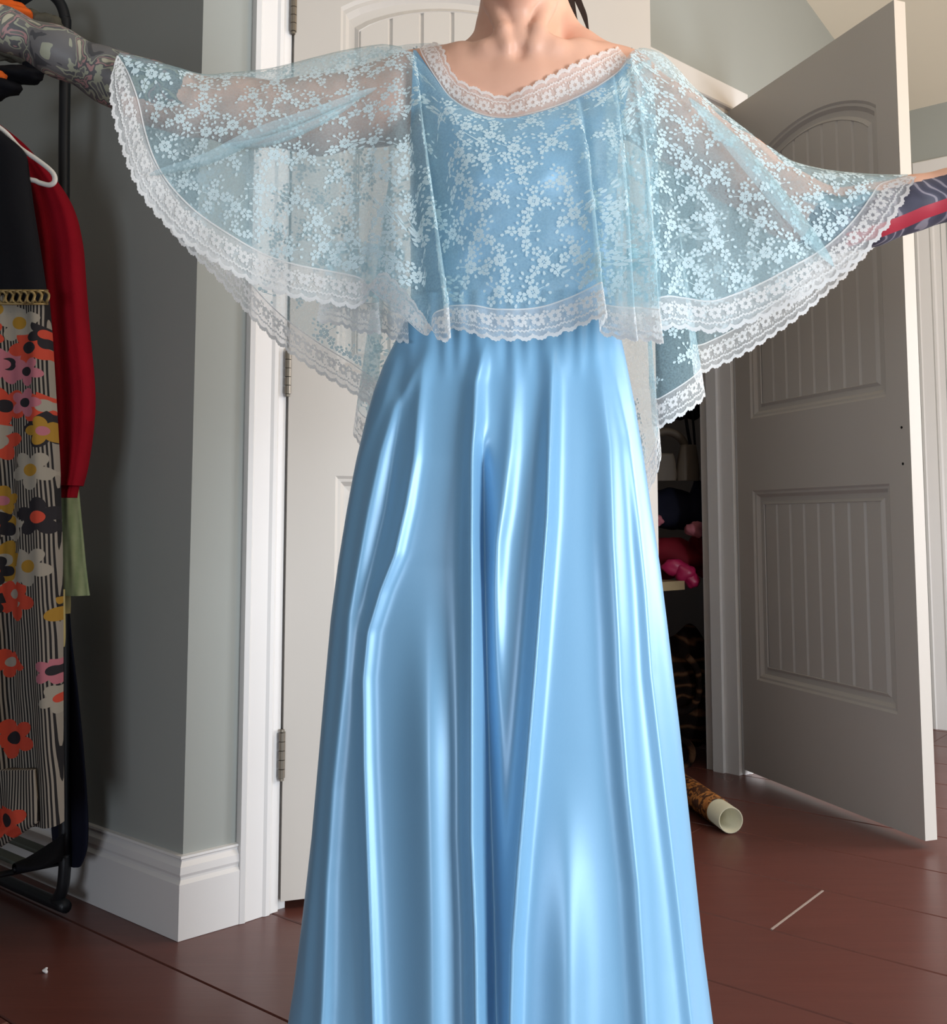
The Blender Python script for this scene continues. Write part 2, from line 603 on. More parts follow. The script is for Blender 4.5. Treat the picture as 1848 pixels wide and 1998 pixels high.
def baseboard(name, dir2, nrm2, L, label, mitre=True):
    m = MB(); vs = []
    for d, z in PROF: vs.append(v3(WC + d * MIT, z))
    for d, z in PROF: vs.append(v3(WC + dir2 * L + nrm2 * d, z))
    n = len(PROF)
    fs = [[i, i + 1, n + i + 1, n + i] for i in range(n - 1)] + [list(range(n)), list(range(n, 2 * n))[::-1]]
    m.add(vs, fs)
    tag(m.build(name, M_trim), label, 'baseboard', kind='structure')


baseboard('baseboard_left', B2, NB2, 2.5, 'tall white moulded baseboard along the shaded left wall')
baseboard('baseboard_back', A2, N2, .112, 'short white baseboard between wall corner and door casing')

CPROF = [(0, 0), (0, .017), (.010, .020), (.014, .016), (.052, .013), (.058, .0165), (.066, .0165), (.072, .011), (.090, .009), (.090, 0)]


def casing(name, o2, ex, nn, ta, tb, label, head=OH):
    """door casing round an opening ta..tb, with jamb lining and stop"""
    r = root(name, v3(o2 + ex[:2] * (ta - .05), 0), label, 'door trim', kind='structure')
    o = v3(o2)
    for side in (-1, 1):
        m = MB()
        t0 = ta if side < 0 else tb
        pts = [o + ex * (t0 + side * (.093 - w)) + nn * d for w, d in CPROF]
        m.prism(pts, ZUP * (head + .07))
        m.build('casing_board', M_trim, r)
        m = MB()
        m.frame_box(o, ex, -nn, ZUP, *( (ta - .0, ta + .018) if side < 0 else (tb - .018, tb)), -.001, WT + .002, 0, head)
        m.build('jamb', M_trim, r)
        m = MB()
        m.frame_box(o, ex, -nn, ZUP, *((ta + .018, ta + .030) if side < 0 else (tb - .030, tb - .018)), .048, .085, 0, head - .02, bev=0)
        m.build('door_stop', M_trim, r)
    m = MB()
    m.frame_box(o, ex, nn, ZUP, ta - .093, tb + .093, 0, .020, head + .0, head + .075, bev=.004)
    m.build('head_casing', M_trim, r)
    m = MB()
    m.frame_box(o, ex, -nn, ZUP, ta, tb, -.001, WT, head - .02, head)
    m.build('head_jamb', M_trim, r)
    return r


casing('trim_1', WC, a3, n3, O1a, O1b, 'white casing of the doorway left of the woman')
casing('trim_2', WC, a3, n3, O2a, O2b, 'white casing and jamb of the dark closet doorway')
casing('trim_3', cC, c3, nc3, .175, .97, 'white casing on the far right wall behind the open door')


# plank-panel doors
def make_door(name, hinge, d2, nrm2, W, H, label, hinges=(), thick=.035, z0=.020, ST=.078, up=0.0):
    d2 = np.array(d2, float); d2 /= np.linalg.norm(d2)
    nrm2 = np.array(nrm2, float); nrm2 /= np.linalg.norm(nrm2)
    ex, ey = v3(d2), v3(nrm2)
    o = v3(hinge)
    r = root(name, v3(hinge), label, 'door', kind='structure')
    zs = dict(b=.300, m0=.868, m1=1.088, side=1.850 + up, top=1.935 + up)
    zt = z0 + H
    arch = lambda s: zs['side'] + (zs['top'] - zs['side']) * max(0, 1 - ((s - W / 2) / (W / 2 - ST)) ** 2) ** .85
    m = MB(); m.frame_box(o, ex, ey, ZUP, 0.002, W - .002, -thick + .002, -.0168, z0 + .002, zt - .002); m.build('core', M_door, r)
    for s0, s1 in ((0, ST), (W - ST, W)):
        m = MB(); m.frame_box(o, ex, ey, ZUP, s0, s1, -thick, 0, z0, zt); m.build('stile', M_door, r)
    for za, zb in ((z0, zs['b']), (zs['m0'], zs['m1'])):
        m = MB(); m.frame_box(o, ex, ey, ZUP, ST, W - ST, -thick, 0, za, zb); m.build('rail', M_door, r)
    m = MB()
    n = 24
    xs = [ST + (W - 2 * ST) * i / n for i in range(n + 1)]
    v = []; f = []
    for x in xs:
        for z, d in ((arch(x), -thick), (arch(x), 0), (zt, 0), (zt, -thick)):
            v.append(o + ex * x + ey * d + ZUP * z)
    for i in range(n):
        for k in range(4):
            f.append([i * 4 + k, i * 4 + (k + 1) % 4, i * 4 + 4 + (k + 1) % 4, i * 4 + 4 + k])
    m.add(v, f); m.build('rail', M_door, r)
    prof = [(0, 0), (.006, -.0045), (.012, -.0050), (.021, -.0135), (.034, -.0150), (.042, -.0095), (.044, -.0125)]
    NP = 8
    for lower in (True, False):
        m = MB(); rings = []
        for off, d in prof:
            xa, xb = ST + off, W - ST - off
            ring = []
            if lower:
                ring = [(xa, zs['b'] + off), (xb, zs['b'] + off), (xb, zs['m0'] - off), (xa, zs['m0'] - off)]
            else:
                ring = [(xa, zs['m1'] + off), (xb, zs['m1'] + off)]
                for i in range(n + 1):
                    x = xb + (xa - xb) * i / n
                    xo = (W - ST) + (ST - (W - ST)) * i / n
                    ring.append((x, arch(xo) - off))
            rings.append([o + ex * x + ey * d + ZUP * z for x, z in ring])
        k = len(rings[0]); v = [q for rg in rings for q in rg]; f = []
        for i in range(len(rings) - 1):
            for j in range(k):
                f.append([i * k + j, i * k + (j + 1) % k, (i + 1) * k + (j + 1) % k, (i + 1) * k + j])
        m.add(v, f); m.build('panel_moulding', M_door, r)
        off = .042
        xa, xb = ST + off, W - ST - off
        w = (xb - xa) / NP
        for i in range(NP):
            p0, p1 = xa + w * i, xa + w * (i + 1)
            m = MB()
            c = .0055
            def top(x):
                return zs['m0'] - off + .002 if lower else arch(ST + (x - xa) / (xb - xa) * (W - 2 * ST)) - off + .002
            zb_ = (zs['b'] if lower else zs['m1']) + off - .002
            v = []
            cols = [(p0, -.0165), (p0 + c, -.0115), (p0 + w / 2, -.0115), (p1 - c, -.0115), (p1, -.0165)]
            for x, d in cols:
                v.append(o + ex * x + ey * d + ZUP * zb_)
                v.append(o + ex * x + ey * d + ZUP * top(x))
            f = [[2 * j, 2 * j + 2, 2 * j + 3, 2 * j + 1] for j in range(4)]
            m.add(v, f); m.build('plank', M_door, r)
    for zh in hinges:
        m = MB()
        hb = o + ey * .004 - ex * .003
        for j in range(5):
            m.tube([hb + ZUP * (zh - .044 + .018 * j), hb + ZUP * (zh - .044 + .018 * j + .0165)], .0065, 10)
        m.tube([hb + ZUP * (zh - .050), hb + ZUP * (zh - .045)], .0045, 8)
        m.tube([hb + ZUP * (zh + .046), hb + ZUP * (zh + .051)], .0045, 8)
        m.frame_box(o, ex, ey, ZUP, -.001, .004, -.030, .002, zh - .044, zh + .046)
        m.build('hinge', M_hinge, r)
    return r, o, ex, ey


H1 = C0 + A2 * .218
d1 = make_door('door_1', H1, (.945, .327), (.327, -.945), .86, 2.075, 'off-white panel door standing ajar behind the woman', hinges=(.305, 1.08, 1.86), ST=.100, up=.040)
H2 = np.array([.826, 3.205])
e2 = P(1776, 844, 2.5)[:2]
dd = (e2 - H2); W2 = np.linalg.norm(dd); dd /= W2
d2_ = make_door('door_2', H2, dd, (dd[1], -dd[0]), W2, 2.075, 'off-white arched plank-panel door standing open at the right')
for z_ in (1.005, .915):
    m = MB(); oo = d2_[1] + d2_[2] * (W2 - .028) + ZUP * z_
    m.tube([oo - d2_[3] * .004, oo + d2_[3] * .0006], .0035, 10)
    m.build('screw_hole', M_dark, d2_[0])
make_door('door_3', cC + CC2 * .193 - NC2 * .03, CC2, NC2, .76, 2.06, 'white door on the right wall past the open door')

# closet behind the right doorway
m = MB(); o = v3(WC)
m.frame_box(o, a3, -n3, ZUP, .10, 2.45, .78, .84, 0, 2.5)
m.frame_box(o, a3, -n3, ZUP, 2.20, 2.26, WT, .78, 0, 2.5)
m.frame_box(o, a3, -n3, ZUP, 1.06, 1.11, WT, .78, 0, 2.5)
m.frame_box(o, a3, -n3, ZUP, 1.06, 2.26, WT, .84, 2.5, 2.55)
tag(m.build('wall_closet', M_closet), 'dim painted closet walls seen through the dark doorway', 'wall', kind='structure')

# ------------------------------------------------------------------ clothes rack and what hangs on it
def zpx(py, Y): return float(P(0, py, Y)[2])


pz = lambda q, z: np.array([q[0], q[1], z])
rk = root('clothes_rack', (-1.05, 2.06, 0), 'black steel pipe clothes rack in front of the dark left wall', 'clothes rack')
YR = 2.085
post = [pz(P(126, 1700, YR), .115), P(124, 1400, YR), P(124, 900, YR), P(125, 330, YR), P(128, 70, YR), P(127, 35, YR), P(117, 6, YR), P(98, -12, YR), P(70, -18, YR)]
top_l = P(70, -18, YR) + v3(B2) * 1.0
m = MB()
foot = [P(126, 1700, YR), P(122, 1728, YR), P(108, 1742, YR) , P(70, 1728, YR + .03)]
foot_l = P(70, 1728, YR + .03) + v3(B2) * .95
base_z = .020
pz = lambda q, z: np.array([q[0], q[1], z])
corner_t = P(126, 1700, YR)
path = [pz(corner_t, .12), pz(corner_t, .09), pz(corner_t + .006 * b3, .052), pz(corner_t + .028 * b3, .028), pz(corner_t + .07 * b3, base_z), pz(corner_t + 1.0 * b3, base_z)]
m.tube(smooth_path(post[::-1], 6), .0115, 12)
m.build('post', M_black, rk, True)
m = MB(); m.tube(smooth_path(path, 6), .0120, 12); m.build('base_rail', M_black, rk, True)
m = MB(); m.tube([post[-1], post[-1] + b3 * 1.0], .0115, 12); m.build('hanging_rail', M_black, rk, True)
far = corner_t + 1.0 * b3
m = MB(); m.tube([pz(far, base_z), pz(far, post[-1][2])], .0115, 12); m.build('post', M_black, rk, True)
# front rail, nearer to the room
off = np.array([-.30, -.24, 0])
m = MB(); m.tube([post[-1] + off, post[-1] + off + b3 * 1.0], .0115, 12); m.build('hanging_rail', M_black, rk, True)
m = MB(); m.tube(smooth_path([post[-1] + b3 * .05, post[-1] + b3 * .05 + off * .5, post[-1] + b3 * .05 + off], 4), .0095, 10); m.build('cross_bar', M_black, rk, True)
m = MB(); m.tube([pz(far, base_z) , pz(far + off, base_z)], .0115, 10); m.build('cross_bar', M_black, rk, True)
m = MB(); m.tube([pz(far + off, base_z), post[-1] + off + b3 * 1.0], .0115, 10); m.build('post', M_black, rk, True)
shelf_z = .105
for i in range(7):
    u = i / 6.0
    s0 = corner_t + off * u * 1.0
    m = MB(); m.frame_box(pz(s0, 0), b3, v3(NB2), ZUP, .012, .98, -.012, .012, shelf_z, shelf_z + .008)
    m.build('shelf_slat', M_slat, rk)
m = MB(); m.tube([pz(corner_t + .02 * b3, shelf_z - .006), pz(corner_t + off + .02 * b3, shelf_z - .006)], .006, 8); m.build('cross_bar', M_black, rk, True)


def hang(rows, Y, t, folds=(.006, 9, 0.), n=64, nr=70, lean=0.0, cap=True, ysl=0.0, px0=124):
    """closed garment tube: rows of (row pixel, left pixel, right pixel) at distance Y, half thickness t"""
    rows = sorted(rows)
    ys = np.array([r_[0] for r_ in rows], float)
    yy = np.linspace(ys[0], ys[-1], nr)
    xl = np.interp(yy, ys, [r_[1] for r_ in rows]); xr = np.interp(yy, ys, [r_[2] for r_ in rows])
    k = np.ones(5) / 5
    def sm(q):
        e = np.pad(q, 2, mode='edge'); e[:2] = 2 * q[0] - q[1:3][::-1]; e[-2:] = 2 * q[-1] - q[-3:-1][::-1]
        return np.convolve(e, k, 'valid')
    xl, xr = sm(xl), sm(xr)
    ph = np.linspace(0, 2 * np.pi, n, endpoint=False)
    v = np.zeros((nr, n, 3))
    for i in range(nr):
        L = P(xl[i], yy[i], Y + ysl * (xl[i] - px0)); R = P(xr[i], yy[i], Y + ysl * (xr[i] - px0))
        c = (L + R) / 2; h = (R - L) / 2
        q = np.sign(np.cos(ph)) * np.abs(np.cos(ph)) ** .75
        dep = -np.sign(np.sin(ph)) * np.abs(np.sin(ph)) ** .6
        grow = min(1, .35 + 1.3 * i / nr)
        fo = folds[0] * grow * np.sin(folds[1] * q * (1 + .15 * math.sin(i * .05)) + folds[2] + i * .012) * np.abs(np.sin(ph)) ** .5 \
            + .5 * folds[0] * grow * np.sin(2.3 * folds[1] * q + 1.3 + folds[2] - i * .02) * np.abs(np.sin(ph)) ** .5
        v[i, :, :] = c[None] + q[:, None] * h[None]
        v[i, :, 1] += dep * t * (.75 + .25 * grow) + fo + lean * i / nr
    f = []
    for i in range(nr - 1):
        for j in range(n):
            k2 = (j + 1) % n
            f.append([i * n + j, (i + 1) * n + j, (i + 1) * n + k2, i * n + k2])
    if cap: f.append(list(range(n)))
    return v.reshape(-1, 3), f


# maxi dress with floral striped skirt, nearest on the rack
YD = 1.86
dr = root('maxi_dress', (-1.0, YD, .12), 'maxi dress with black top and floral striped skirt, nearest on the rack', 'dress')
v, f = hang([(236, -110, -30), (262, -150, 8), (285, -170, 40), (300, -180, 50), (400, -165, 62), (500, -150, 78), (592, -140, 92)], YD, .035, (.003, 5, .4))
mk('bodice', v, f, M_darkcloth, dr, True)
v, f = hang([(585, -140, 93), (640, -150, 98), (760, -170, 104), (900, -190, 111), (1100, -215, 116), (1300, -230, 119), (1450, -240, 121), (1604, -250, 123)], YD + .004, .045, (.012, 11, .7), n=110, nr=90)
mk('skirt', v, f, M_floral, dr, True)
v, f = hang([(1500, -255, 70), (1560, -258, 74), (1605, -258, 76), (1652, -262, 4)], YD - .035, .02, (.010, 9, 1.7), n=90)
mk('skirt_overlap', v, f, M_floral, dr, True)
m = MB()
for i in range(14):
    px = 88 - i * 14.0
    c = P(px, 580 + .02 * i, YD - .040 + max(0, (px - 60) / 28.0) * .026)
    ring = [c + np.array([.0066 * math.cos(t_), .002 * math.sin(3 * t_), .0105 * math.sin(t_)]) for t_ in np.linspace(0, 2 * math.pi, 16, endpoint=False)]
    m.tube(ring, .0028, 6, closed=True)
for dy in (-13, 13):
    m.tube([P(93, 580 + dy, YD - .006), P(80, 580 + dy, YD - .026), P(40, 580 + dy, YD - .040), P(-60, 580 + dy, YD - .042), P(-130, 580 + dy, YD - .015)], .0022, 6)
m.build('ring_belt', M_gold, dr, True)

# white hanger that carries it
hg = root('clothes_hanger', P(-60, 300, YD + .05), 'white plastic clothes hanger inside the dress with black top', 'clothes hanger')
YH = YD + .012
hp = [P(-72, 214, YH), P(-20, 238, YH), P(10, 258, YH), P(38, 288, YH), P(70, 310, YH), P(96, 330, YH), P(106, 343, YH), P(106, 355, YH), P(96, 361, YH), P(78, 357, YH), P(52, 350, YH), P(-60, 345, YH), P(-180, 345, YH), P(-228, 350, YH), P(-232, 335, YH), P(-180, 290, YH), P(-110, 238, YH), P(-72, 214, YH)]
m = MB(); m.tube(smooth_path(hp, 6), .0048, 10); m.build('body', M_white_plastic, hg, True)
railp = post[-1] + off
hkx = P(-72, 214, YH)
m = MB()
zt_ = post[-1][2] + .0115
m.tube(smooth_path([hkx, hkx + [0, 0, (zt_ - hkx[2]) * .6], [hkx[0] - .005, YH, zt_ - .01], [hkx[0] + .012, YH, zt_ + .012], [hkx[0] + .034, YH, zt_ + .008], [hkx[0] + .04, YH, zt_ - .02]], 6), .0032, 8)
m.build('hook', M_white_plastic, hg, True)

# red cardigan
YRD = 1.975
rc = root('cardigan', (-.98, YRD, .85), 'long red knitted cardigan hanging behind the floral dress', 'cardigan')
v, f = hang([(236, -60, -10), (262, -100, 28), (300, -120, 68), (350, -130, 100), (500, -130, 118), (700, -130, 125), (960, -130, 120)], YRD, .03, (.003, 6, 0))
mk('body', v, f, M_red, rc, True)
v, f = hang([(318, 40, 82), (345, 45, 105), (380, 55, 130), (420, 62, 148), (480, 70, 160), (560, 76, 165), (650, 84, 172), (740, 92, 181), (790, 96, 183), (850, 102, 178), (900, 108, 170), (935, 110, 163), (948, 112, 158)], YRD - .02, .032, (.004, 5, .8))
mk('sleeve', v, f, M_red, rc, True)
v, f = hang([(936, 112, 156), (955, 114, 150), (971, 116, 147)], YRD - .02, .020, (.0015, 9, 0), nr=12)
mk('cuff', v, f, M_red, rc, True)

v, f = hang([(900, 60, 148), (1000, 62, 157), (1100, 64, 166), (1150, 66, 172), (1162, 70, 174)], 2.022, .012, (.004, 6, 1.0), nr=40)
tag(mk('skirt', v, f, M_green, None, True), 'pale green ribbed skirt showing below the red cardigan sleeve', 'skirt')
v, f = hang([(1100, 70, 134), (1180, 72, 138), (1197, 76, 137)], 2.045, .006, (.002, 5, 1.0), nr=24)
tag(mk('blouse', v, f, M_yellow, None, True), 'pale yellow blouse hem peeping out under the green skirt', 'blouse')
v, f = hang([(1150, 96, 126), (1250, 98, 127), (1262, 100, 125)], 1.95, .008, (.002, 5, 1.0), nr=24)
tag(mk('slip', v, f, M_yellow, None, True), 'narrow strip of faded yellow slip between floral dress and rack post', 'slip dress')
v, f = hang([(1120, 60, 130), (1250, 70, 140), (1350, 84, 152), (1450, 92, 162), (1550, 98, 170), (1620, 100, 173), (1670, 106, 170), (1690, 120, 158)], 2.122, .009, (.002, 5, 0), nr=60, ysl=-.0014)
tag(mk('coat', v, f, M_navy, None, True), 'dark navy coat hanging low between rack post and wall', 'coat')

# things on the upper rail
def lump(name, c, r, mat, label, cat, seed, bump=.25):
    m = MB(); m.blob(c, r, seed, bump, 30, 18)
    return tag(m.build(name, mat, None, True), label, cat)


g0 = P(62, 60, 2.0)
m = MB(); m.blob(P(80, 52, 2.03), (.047, .04, .030), 3, .22, 30, 18); m.blob(P(20, 80, 2.04), (.06, .04, .05), 5, .2, 30, 18); m.blob(P(-40, 40, 2.05), (.08, .05, .07), 8, .2, 30, 18)
tag(m.build('stole', M_greyfur, None, True), 'grey-brown fur stole draped over the rack behind the raised forearm', 'stole')
m = MB(); m.blob(P(10, 22, 1.97), (.052, .03, .020), 4, .2, 28, 16); m.blob(P(-40, 10, 1.97), (.06, .03, .03), 9, .2, 28, 16)
tag(m.build('knit_hat', M_orange, None, True), 'bright orange knitted hat above the tattooed wrist', 'hat')
tag((lambda m: (m.blob(P(2, 147, 1.96), (.013, .012, .008), 6, .2, 20, 12), m.build('mitten', M_orange, None, True))[1])(MB()), 'scrap of orange mitten below the tattooed wrist', 'mitten')
m = MB(); m.blob(P(30, 146, 1.98), (.058, .03, .016), 11, .18, 30, 16); m.blob(P(-20, 165, 1.98), (.055, .035, .028), 12, .18, 30, 16); m.blob(P(65, 131, 1.98), (.022, .02, .009), 14, .18, 24, 14)
tag(m.build('scarf', M_darkcloth, None, True), 'black scarf bundled on the rack under the grey fur stole', 'scarf')

# flat black shoe on the low shelf
sh = root('shoe', P(85, 1655, 1.98), 'flat black shoe on the slatted shelf of the rack', 'shoe')
m = MB()
zsh = shelf_z + .009
q0 = np.array([P(30, 1640, 1.99)[0], 1.99]); q1 = np.array([P(122, 1640, 2.06)[0], 2.06])
pts = []
for i in range(25):
    u = i / 24
    c = q0 + (q1 - q0) * u
    w = .034 * (math.sin(math.pi * min(1, max(0, u * .94 + .04))) ** .6)
    h = .018 + .034 * max(0, (u - .35) / .65) ** 1.3
    pts.append((c, w, h))
dr2 = (q1 - q0) / np.linalg.norm(q1 - q0); sd = np.array([-dr2[1], dr2[0]])
v = []; n = 14
for c, w, h in pts:
    for k in range(n):
        t_ = 2 * math.pi * k / n
        v.append([c[0] + sd[0] * w * math.cos(t_), c[1] + sd[1] * w * math.cos(t_), zsh + h * (.5 + .5 * math.sin(t_))])
f = [[i * n + k, i * n + (k + 1) % n, (i + 1) * n + (k + 1) % n, (i + 1) * n + k] for i in range(24) for k in range(n)]
m.add(v, f); m.build('upper', M_darkcloth, sh, True)
m = MB(); m.tube(smooth_path([[*q0, zsh + .006], [*(q0 + (q1 - q0) * .5 + sd * .03), zsh + .006], [*q1, zsh + .006]], 6), .004, 6); m.build('sole', M_black, sh, True)

# ------------------------------------------------------------------ closet contents
def cl(px, py, Y): return P(px, py, Y)


# hanging beige bag with black strap
bgr = root('shoulder_bag', P(1310, 950, 3.45), 'beige bag with arched handle hanging in the dark closet', 'bag')
for x0, x1 in ((1268, 1317), (1322, 1362)):
    v, f = hang([(868 if x0 > 1300 else 885, x0 + 6, x1 - 4), (895, x0, x1), (930, x0 - 4, x1 + 4), (938, x0 - 2, x1 + 2)], 3.40, .02, (.001, 4, 0), n=32, nr=16)
    mk('pouch', v, f, M_beige, bgr, True)
m = MB(); m.tube(smooth_path([P(1262, 880, 3.43), P(1275, 850, 3.43), P(1300, 842, 3.43), P(1325, 852, 3.43), P(1342, 880, 3.43)], 8), .014, 10); m.build('handle', M_beige, bgr, True)
m = MB()
m.tube(smooth_path([P(1335, 790, 3.42), P(1342, 840, 3.42), P(1352, 890, 3.42), P(1364, 945, 3.42), P(1372, 960, 3.42)], 8), .0055, 8)
m.tube(smooth_path([P(1350, 790, 3.42), P(1354, 840, 3.42), P(1357, 880, 3.42), P(1364, 945, 3.42)], 8), .004, 8)
m.build('strap', M_darkcloth, bgr, True)
m = MB(); m.blob(P(1318, 790, 3.5), (.085, .05, .05), 21, .2); m.blob(P(1346, 800, 3.48), (.035, .03, .035), 22, .2)
tag(m.build('hat', M_darkcloth, None, True), 'black hat in the closet above the beige bag', 'hat')
m = MB(); m.blob(P(1318, 995, 3.48), (.12, .055, .068), 31, .12); m.blob(P(1370, 990, 3.45), (.05, .05, .085), 33, .15)
tag(m.build('sweater', M_navy, None, True), 'bundled navy sweater on the closet pile under the beige bag', 'sweater')
m = MB(); m.blob(P(1355, 1033, 3.36), (.032, .02, .026), 41, .2)
tag(m.build('sock', M_mauve, None, True), 'mauve sock at the right of the closet pile', 'sock')
m = MB(); m.blob(P(1284, 1015, 3.42), (.018, .02, .018), 42, .2)
tag(m.build('sock', M_mauve, None, True), 'mauve sock end beside the skirt edge in the closet', 'sock')
m = MB(); m.blob(P(1312, 1088, 3.45), (.13, .07, .065), 51, .15); m.blob(P(1368, 1083, 3.45), (.05, .05, .07), 52, .15)
tag(m.build('blanket', M_darkred, None, True), 'dark red blanket folded on the closet shelf', 'blanket')
m = MB()
m.blob(P(1318, 1107, 3.355), (.045, .022, .026), 61, .12); m.blob(P(1337, 1118, 3.345), (.036, .022, .030), 62, .12); m.blob(P(1350, 1132, 3.345), (.026, .020, .026), 63, .12)
tag(m.build('satin_scarf', M_pink, None, True), 'hot pink satin scarf spilling over the closet shelf edge', 'scarf')
m = MB(); ps = P(1325, 1128, 3.46); zs_ = float(ps[2])
m.frame_box(v3(WC), a3, -n3, ZUP, 1.115, 1.79, .16, .62, zs_ - .028, zs_)
tag(m.build('closet_shelf', M_wood, None), 'raw pine shelf inside the closet under the folded clothes', 'shelf')
m = MB(); m.frame_box(v3(WC), a3, -n3, ZUP, 1.765, 1.785, .56, .62, .0, zs_ - .028)
tag(m.build('shelf_upright', M_closet, None), 'painted upright panel carrying the closet shelf', 'panel')
# striped brown roll standing in the closet
rl = root('fur_throw', P(1350, 1480, 3.42), 'dark brown striped fur throw heaped on the closet floor', 'throw')
m = MB()
c0 = P(1340, 1400, 3.48)
m.blob([c0[0], c0[1] - .03, .22], (.11, .10, .19), 71, .12, 40, 26)
m.blob([c0[0] + .07, c0[1] - .03, .18], (.06, .07, .15), 72, .12, 34, 20)
m.build('pile', M_fur, rl, True)
m = MB()
sp_ = []
for i in range(40):
    t_ = i / 39 * 4.2
    r_ = .085 - .012 * t_
    sp_.append(P(1322, 1345, 3.33) + np.array([r_ * math.cos(1.2 - t_), 0, r_ * 1.3 * math.sin(1.2 - t_)]))
m.tube(sp_, .012, 8)
m.tube([P(1320, 1470, 3.32) + np.array([.05 * math.cos(t_), 0, .045 * math.sin(t_)]) for t_ in np.linspace(-1.2, 2.2, 20)], .012, 8)
m.build('rolled_edge', M_fur, rl, True)
# tube roll lying on the floor, its card core sticking out
tb = root('wrapping_roll', P(1405, 1610, 2.72), 'roll in amber patterned wrap with cream card core on the dark floor', 'roll')
e1 = P(1426, 1596, 2.62); e1[2] = .034
e0 = P(1395, 1585, 2.72); e0[2] = .034
ax = (e1 - e0); ax[2] = 0; ax /= np.linalg.norm(ax)
sd3 = np.array([-ax[1], ax[0], 0])


def pipe(mb, p0, p1, ro, ri, n=28):
    v = []; f = []
    for p_, r_ in ((p0, ro), (p1, ro), (p1, ri), (p0, ri)):
        for k in range(n):
            t_ = 2 * math.pi * k / n
            v.append(p_ + sd3 * r_ * math.cos(t_) + ZUP * r_ * math.sin(t_))
    for i in range(4):
        j = (i + 1) % 4
        for k in range(n):
            f.append([i * n + k, i * n + (k + 1) % n, j * n + (k + 1) % n, j * n + k])
    mb.add(v, f)


m = MB(); pipe(m, e1 - ax * .62, e1, .032, .029); m.build('card_core', M_cream, tb, True)
m = MB(); pipe(m, e1 - ax * .60, e1 - ax * .075, .0345, .0322); m.build('wrap', M_wrap, tb, True)

# a speck of lint
m = MB(); c = P(88, 1898, 1.75); c[2] = .004; c = P(88, 1898, 1.0) ; k_ = CH / (CH - c[2]); c = np.array([c[0] * k_, c[1] * k_, .004])
m.blob(c, (.0045, .0045, .0045), 81, .4, 12, 8)
tag(m.build('lint', M_lint, None, True), 'small white speck of lint on the dark floor at left', 'lint')

# ------------------------------------------------------------------ the woman
YB = 1.30
wm = root('person', (.05, YB, 0), 'woman in a sky-blue satin gown with sheer lace capelet, tattooed arms spread wide', 'person')

# --- body: round cones blended into one signed-distance surface
PR = []      # (a, b, ra, rb, k, scale)


def cone(a, b, ra, rb, k=.02): PR.append((np.array(a, float), np.array(b, float), ra, rb, k))


def chain(pts, k=.02):
    for (a, ra), (b, rb) in zip(pts[:-1], pts[1:]): cone(a, b, ra, rb, k)


p_ = lambda x, y, Y: P(x, y, Y)
# trunk
for s in (-1, 1):
    cone(p_(1003 + 58 * s, 235, 1.31), p_(1000 + 44 * s, 420, 1.315), .080, .085, .04)
    cone(p_(1000 + 44 * s, 420, 1.315), p_(997 + 40 * s, 610, 1.315), .085, .082, .04)
    cone(p_(997 + 40 * s, 610, 1.315), p_(997 + 56 * s, 800, 1.32), .082, .094, .04)
    cone(p_(997 + 56 * s, 800, 1.32), p_(997 + 62 * s, 900, 1.32), .094, .090, .04)
    chain([(p_(997 + 70 * s, 900, 1.32), .088), (np.array([.048 + .055 * s, 1.32, .46]), .055), (np.array([.048 + .052 * s, 1.335, .33]), .056), (np.array([.048 + .05 * s, 1.335, .09]), .036)], .03)
    chain([(np.array([.048 + .05 * s, 1.345, .045]), .038), (np.array([.048 + .06 * s, 1.25, .032]), .030), (np.array([.048 + .066 * s, 1.17, .025]), .022)], .02)
    cone(p_(1000 + 58 * s, 330, 1.262), p_(1000 + 58 * s, 345, 1.262), .052, .055, .05)
for s in (-1, 1): cone(p_(1010 + 30 * s, 184, 1.288), p_(1010 + 95 * s, 184, 1.292), .058, .053, .03)
# shoulder girdle, trapezius, neck
cone(p_(870, 192, 1.31), p_(1150, 180, 1.31), .045, .047, .04)
chain([(p_(815, 184, 1.31), .046), (p_(900, 190, 1.305), .050)], .04)
chain([(p_(1195, 182, 1.31), .047), (p_(1110, 184, 1.305), .050)], .04)
chain([(p_(985, -40, 1.335), .028), (p_(974, 40, 1.335), .023), (p_(928, 116, 1.325), .018), (p_(850, 146, 1.32), .018), (p_(790, 168, 1.32), .020)], .025)
chain([(p_(1058, -45, 1.335), .028), (p_(1082, 48, 1.335), .022), (p_(1138, 100, 1.325), .020), (p_(1195, 134, 1.32), .020), (p_(1240, 156, 1.32), .020)], .025)
chain([(p_(1026, -120, 1.318), .053), (p_(1020, -20, 1.310), .048), (p_(1016, 60, 1.318), .044), (p_(1010, 140, 1.315), .055)], .018)
# throat, sternomastoids, collar bones
chain([(p_(1013, -30, 1.262), .022), (p_(1011, 30, 1.244), .018), (p_(1013, 80, 1.237), .0125)], .004)
chain([(p_(946, -60, 1.300), .013), (p_(964, 10, 1.258), .0130), (p_(982, 60, 1.231), .0105), (p_(990, 92, 1.229), .0075)], .004)
chain([(p_(1090, -60, 1.300), .013), (p_(1066, 10, 1.258), .0130), (p_(1048, 60, 1.232), .0105), (p_(1039, 90, 1.230), .0075)], .004)
chain([(p_(988, 100, 1.236), .0080), (p_(950, 97, 1.242), .0080), (p_(900, 110, 1.262), .0085), (p_(850, 124, 1.288), .009), (p_(800, 138, 1.31), .012)], .020)
chain([(p_(1040, 97, 1.236), .0080), (p_(1078, 92, 1.242), .0080), (p_(1130, 100, 1.262), .0085), (p_(1180, 112, 1.288), .009), (p_(1235, 136, 1.31), .012)], .020)
